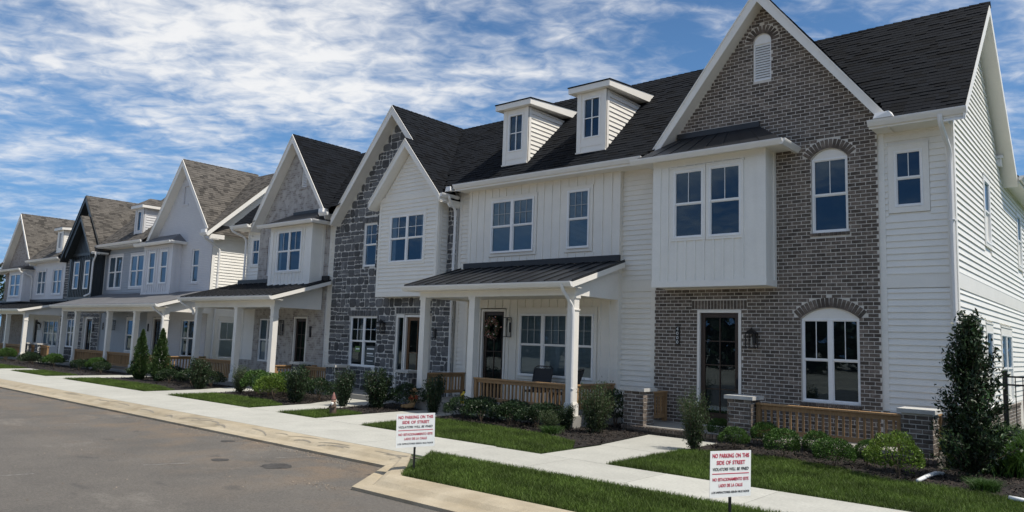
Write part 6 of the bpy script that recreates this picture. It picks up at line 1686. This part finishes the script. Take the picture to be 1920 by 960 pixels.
# wreath on the door
wr = root('wreath', (-14.73,16.36,2.31), 'round wreath of pink and cream flowers hanging on the dark door', 'wreath')
m_ = MB(); pts = [(-14.73+.21*math.cos(a),16.41,2.33+.21*math.sin(a)) for a in np.linspace(0,2*math.pi,25)]; m_.tube(pts, .035, 6); m_.build('ring', 'bark', wr)
for nm, mt, n, sz, tn in (('leaves','leaf_olive',420,.075,(.6,1.6)),('flowers','petal_pink',420,.055,(.7,1.7))):
    a = rng.uniform(0,6.28,n); r = .21+rng.normal(0,.045,n); C = np.stack([-14.73+r*np.cos(a), 16.385-np.abs(rng.normal(0,.03,n)), 2.33+r*np.sin(a)*1.12],1)
    D = np.stack([np.cos(a),np.full(n,-.9),np.sin(a)],1)+rng.normal(size=(n,3))*.6; V, F, T = leaf_cloud(C, D, sz, .6, rng.uniform(*tn,n)); link(nm, arr_mesh(nm, V, F, T, mt), wr, 'stuff')
m_ = MB()
for a,r in ((.3,.19),(1.5,.2),(2.9,.2),(4.2,.2),(5.3,.21)): m_.lathe((-14.73+r*math.cos(a),16.35,2.33+r*math.sin(a)-.03), [(.005,0),(.03,.012),(.036,.03),(.03,.048),(.006,.06)], 8)
m_.build('gourds', 'petal', wr)
# yellow container by the post
jug = root('jug', (-14.05,14.62,.27), 'yellow plastic jug standing by the middle porch post', 'jug')
m_ = MB(); m_.lathe((-14.06,14.60,.27), [(.07,0),(.085,.01),(.085,.2),(.08,.24),(.035,.30),(.03,.33)], 14); m_.build('body', 'yellow_plastic', jug, smooth=True)
m_ = MB(); m_.lathe((-14.06,14.60,.60), [(.034,0),(.034,.035),(.03,.04)], 10); m_.build('cap', 'sign_black', jug)
m_ = MB(); m_.tube([(-13.99,14.6,.55),(-13.955,14.6,.52),(-13.96,14.6,.43),(-13.98,14.6,.40)], .012, 6); m_.build('handle', 'yellow_plastic', jug)
# cards in the stone house window
for (a,b,c,d,mt,lb) in ((-21.30,-21.02,1.42,1.62,'card_green','small green card in the stone house lower window'),(-20.70,-20.20,1.02,1.64,'poster','dark poster in the right half of the stone house window')):
    m_ = MB(); m_.box(FK,a,b,.083,.087,c,d); o = m_.build('window_card', mt, None); tag(o, lb, 'poster' if mt == 'poster' else 'card')
    s = MB()
    if mt == 'poster':
        for k,(zz,hh) in enumerate(((1.52,.05),(1.36,.045),(1.29,.02),(1.12,.03))): s.box(FK,a+.06,b-.06-.05*(k%2),.0815,.0832,zz,zz+hh)
    else: s.box(FK,a+.04,b-.04,.0815,.0832,1.50,1.55)
    s.build('print', 'sign_white', o)
# straw doll sitting at the walk, pumpkins, gnome
def skin(name, verts, edges, radii, m, parent):
    me = bpy.data.meshes.new(name); me.from_pydata(verts, edges, []); o = link(name, me, parent); md = o.modifiers.new('s','SKIN'); 
    for i, v in enumerate(me.skin_vertices[0].data): v.radius = (radii[i], radii[i]); v.use_root = (i == 0)
    sd = o.modifiers.new('d','SUBSURF'); sd.levels = 1; sd.render_levels = 2; me.materials.append(MATS[m]); return o
X0, Y0, Z0 = -15.62, 14.25, .03
dl = root('straw_doll', (X0,Y0,0), 'seated straw autumn doll with orange jacket on the bed edge by the walk', 'doll')
body = skin('body', [(X0,Y0,Z0+.09),(X0,Y0,Z0+.24),(X0,Y0,Z0+.36),(X0,Y0-.005,Z0+.45),(X0-.10,Y0-.01,Z0+.33),(X0-.17,Y0-.06,Z0+.20),(X0+.10,Y0-.01,Z0+.33),(X0+.16,Y0-.07,Z0+.20),(X0-.07,Y0-.14,Z0+.08),(X0-.16,Y0-.34,Z0+.06),(X0+.06,Y0-.15,Z0+.08),(X0+.02,Y0-.36,Z0+.06)],
     [(0,1),(1,2),(2,3),(2,4),(4,5),(2,6),(6,7),(0,8),(8,9),(0,10),(10,11)], [.085,.085,.055,.07,.035,.03,.035,.03,.055,.045,.055,.045], 'straw', dl)
jk = skin('jacket', [(X0,Y0,Z0+.16),(X0,Y0,Z0+.27),(X0,Y0,Z0+.35),(X0-.10,Y0-.01,Z0+.33),(X0-.145,Y0-.04,Z0+.24),(X0+.10,Y0-.01,Z0+.33),(X0+.14,Y0-.05,Z0+.24)], [(0,1),(1,2),(2,3),(3,4),(2,5),(5,6)], [.10,.10,.06,.05,.045,.05,.045], 'orange_cloth', dl)
m_ = MB(); m_.lathe((X0,Y0-.005,Z0+.47), [(.13,0),(.125,.012),(.07,.02),(.055,.08),(.01,.09)], 14); m_.build('hat', 'straw', dl)
m_ = MB()
for sx in (-.025,.025): m_.lathe((X0+sx,Y0-.078,Z0+.44), [(.002,0),(.009,.008),(.002,.016)], 6)
m_.box(WORLD,X0-.02,X0+.02,Y0-.082,Y0-.07,Z0+.405,Z0+.412); m_.build('face', 'sign_black', dl)
gx, gy = -15.70, 11.62
gn = root('garden_gnome', (gx,gy,0), 'little garden gnome with pink hat standing on the small lawn', 'statue')
m_ = MB(); m_.lathe((gx,gy,-.01), [(.085,0),(.09,.03),(.08,.12),(.075,.22),(.055,.28),(.03,.30)], 14); m_.build('coat', 'gnome_coat', gn, smooth=True)
m_ = MB(); m_.lathe((gx,gy,.27), [(.015,0),(.05,.02),(.062,.06),(.05,.10),(.02,.12)], 14); m_.lathe((gx-.0,gy-.06,.325), [(.002,0),(.014,.008),(.002,.02)], 6); m_.build('head', 'gnome_skin', gn, smooth=True)
m_ = MB(); m_.lathe((gx,gy,.36), [(.066,0),(.062,.02),(.035,.10),(.008,.18)], 14); m_.build('hat', 'gnome_red', gn, smooth=True)
m_ = MB(); m_.lathe((gx+.01,gy-.045,.18), [(.005,0),(.03,.05),(.045,.10),(.03,.12)], 10); m_.build('beard', 'petal', gn, smooth=True)
for sx in (-1,1):
    m_ = MB(); m_.tube([(gx+sx*.06,gy,.25),(gx+sx*.095,gy-.03,.19),(gx+sx*.05,gy-.08,.17)], .022, 7); m_.build('arm', 'gnome_coat', gn)
for o in bpy.data.objects:
    if '_root' in o: del o['_root']
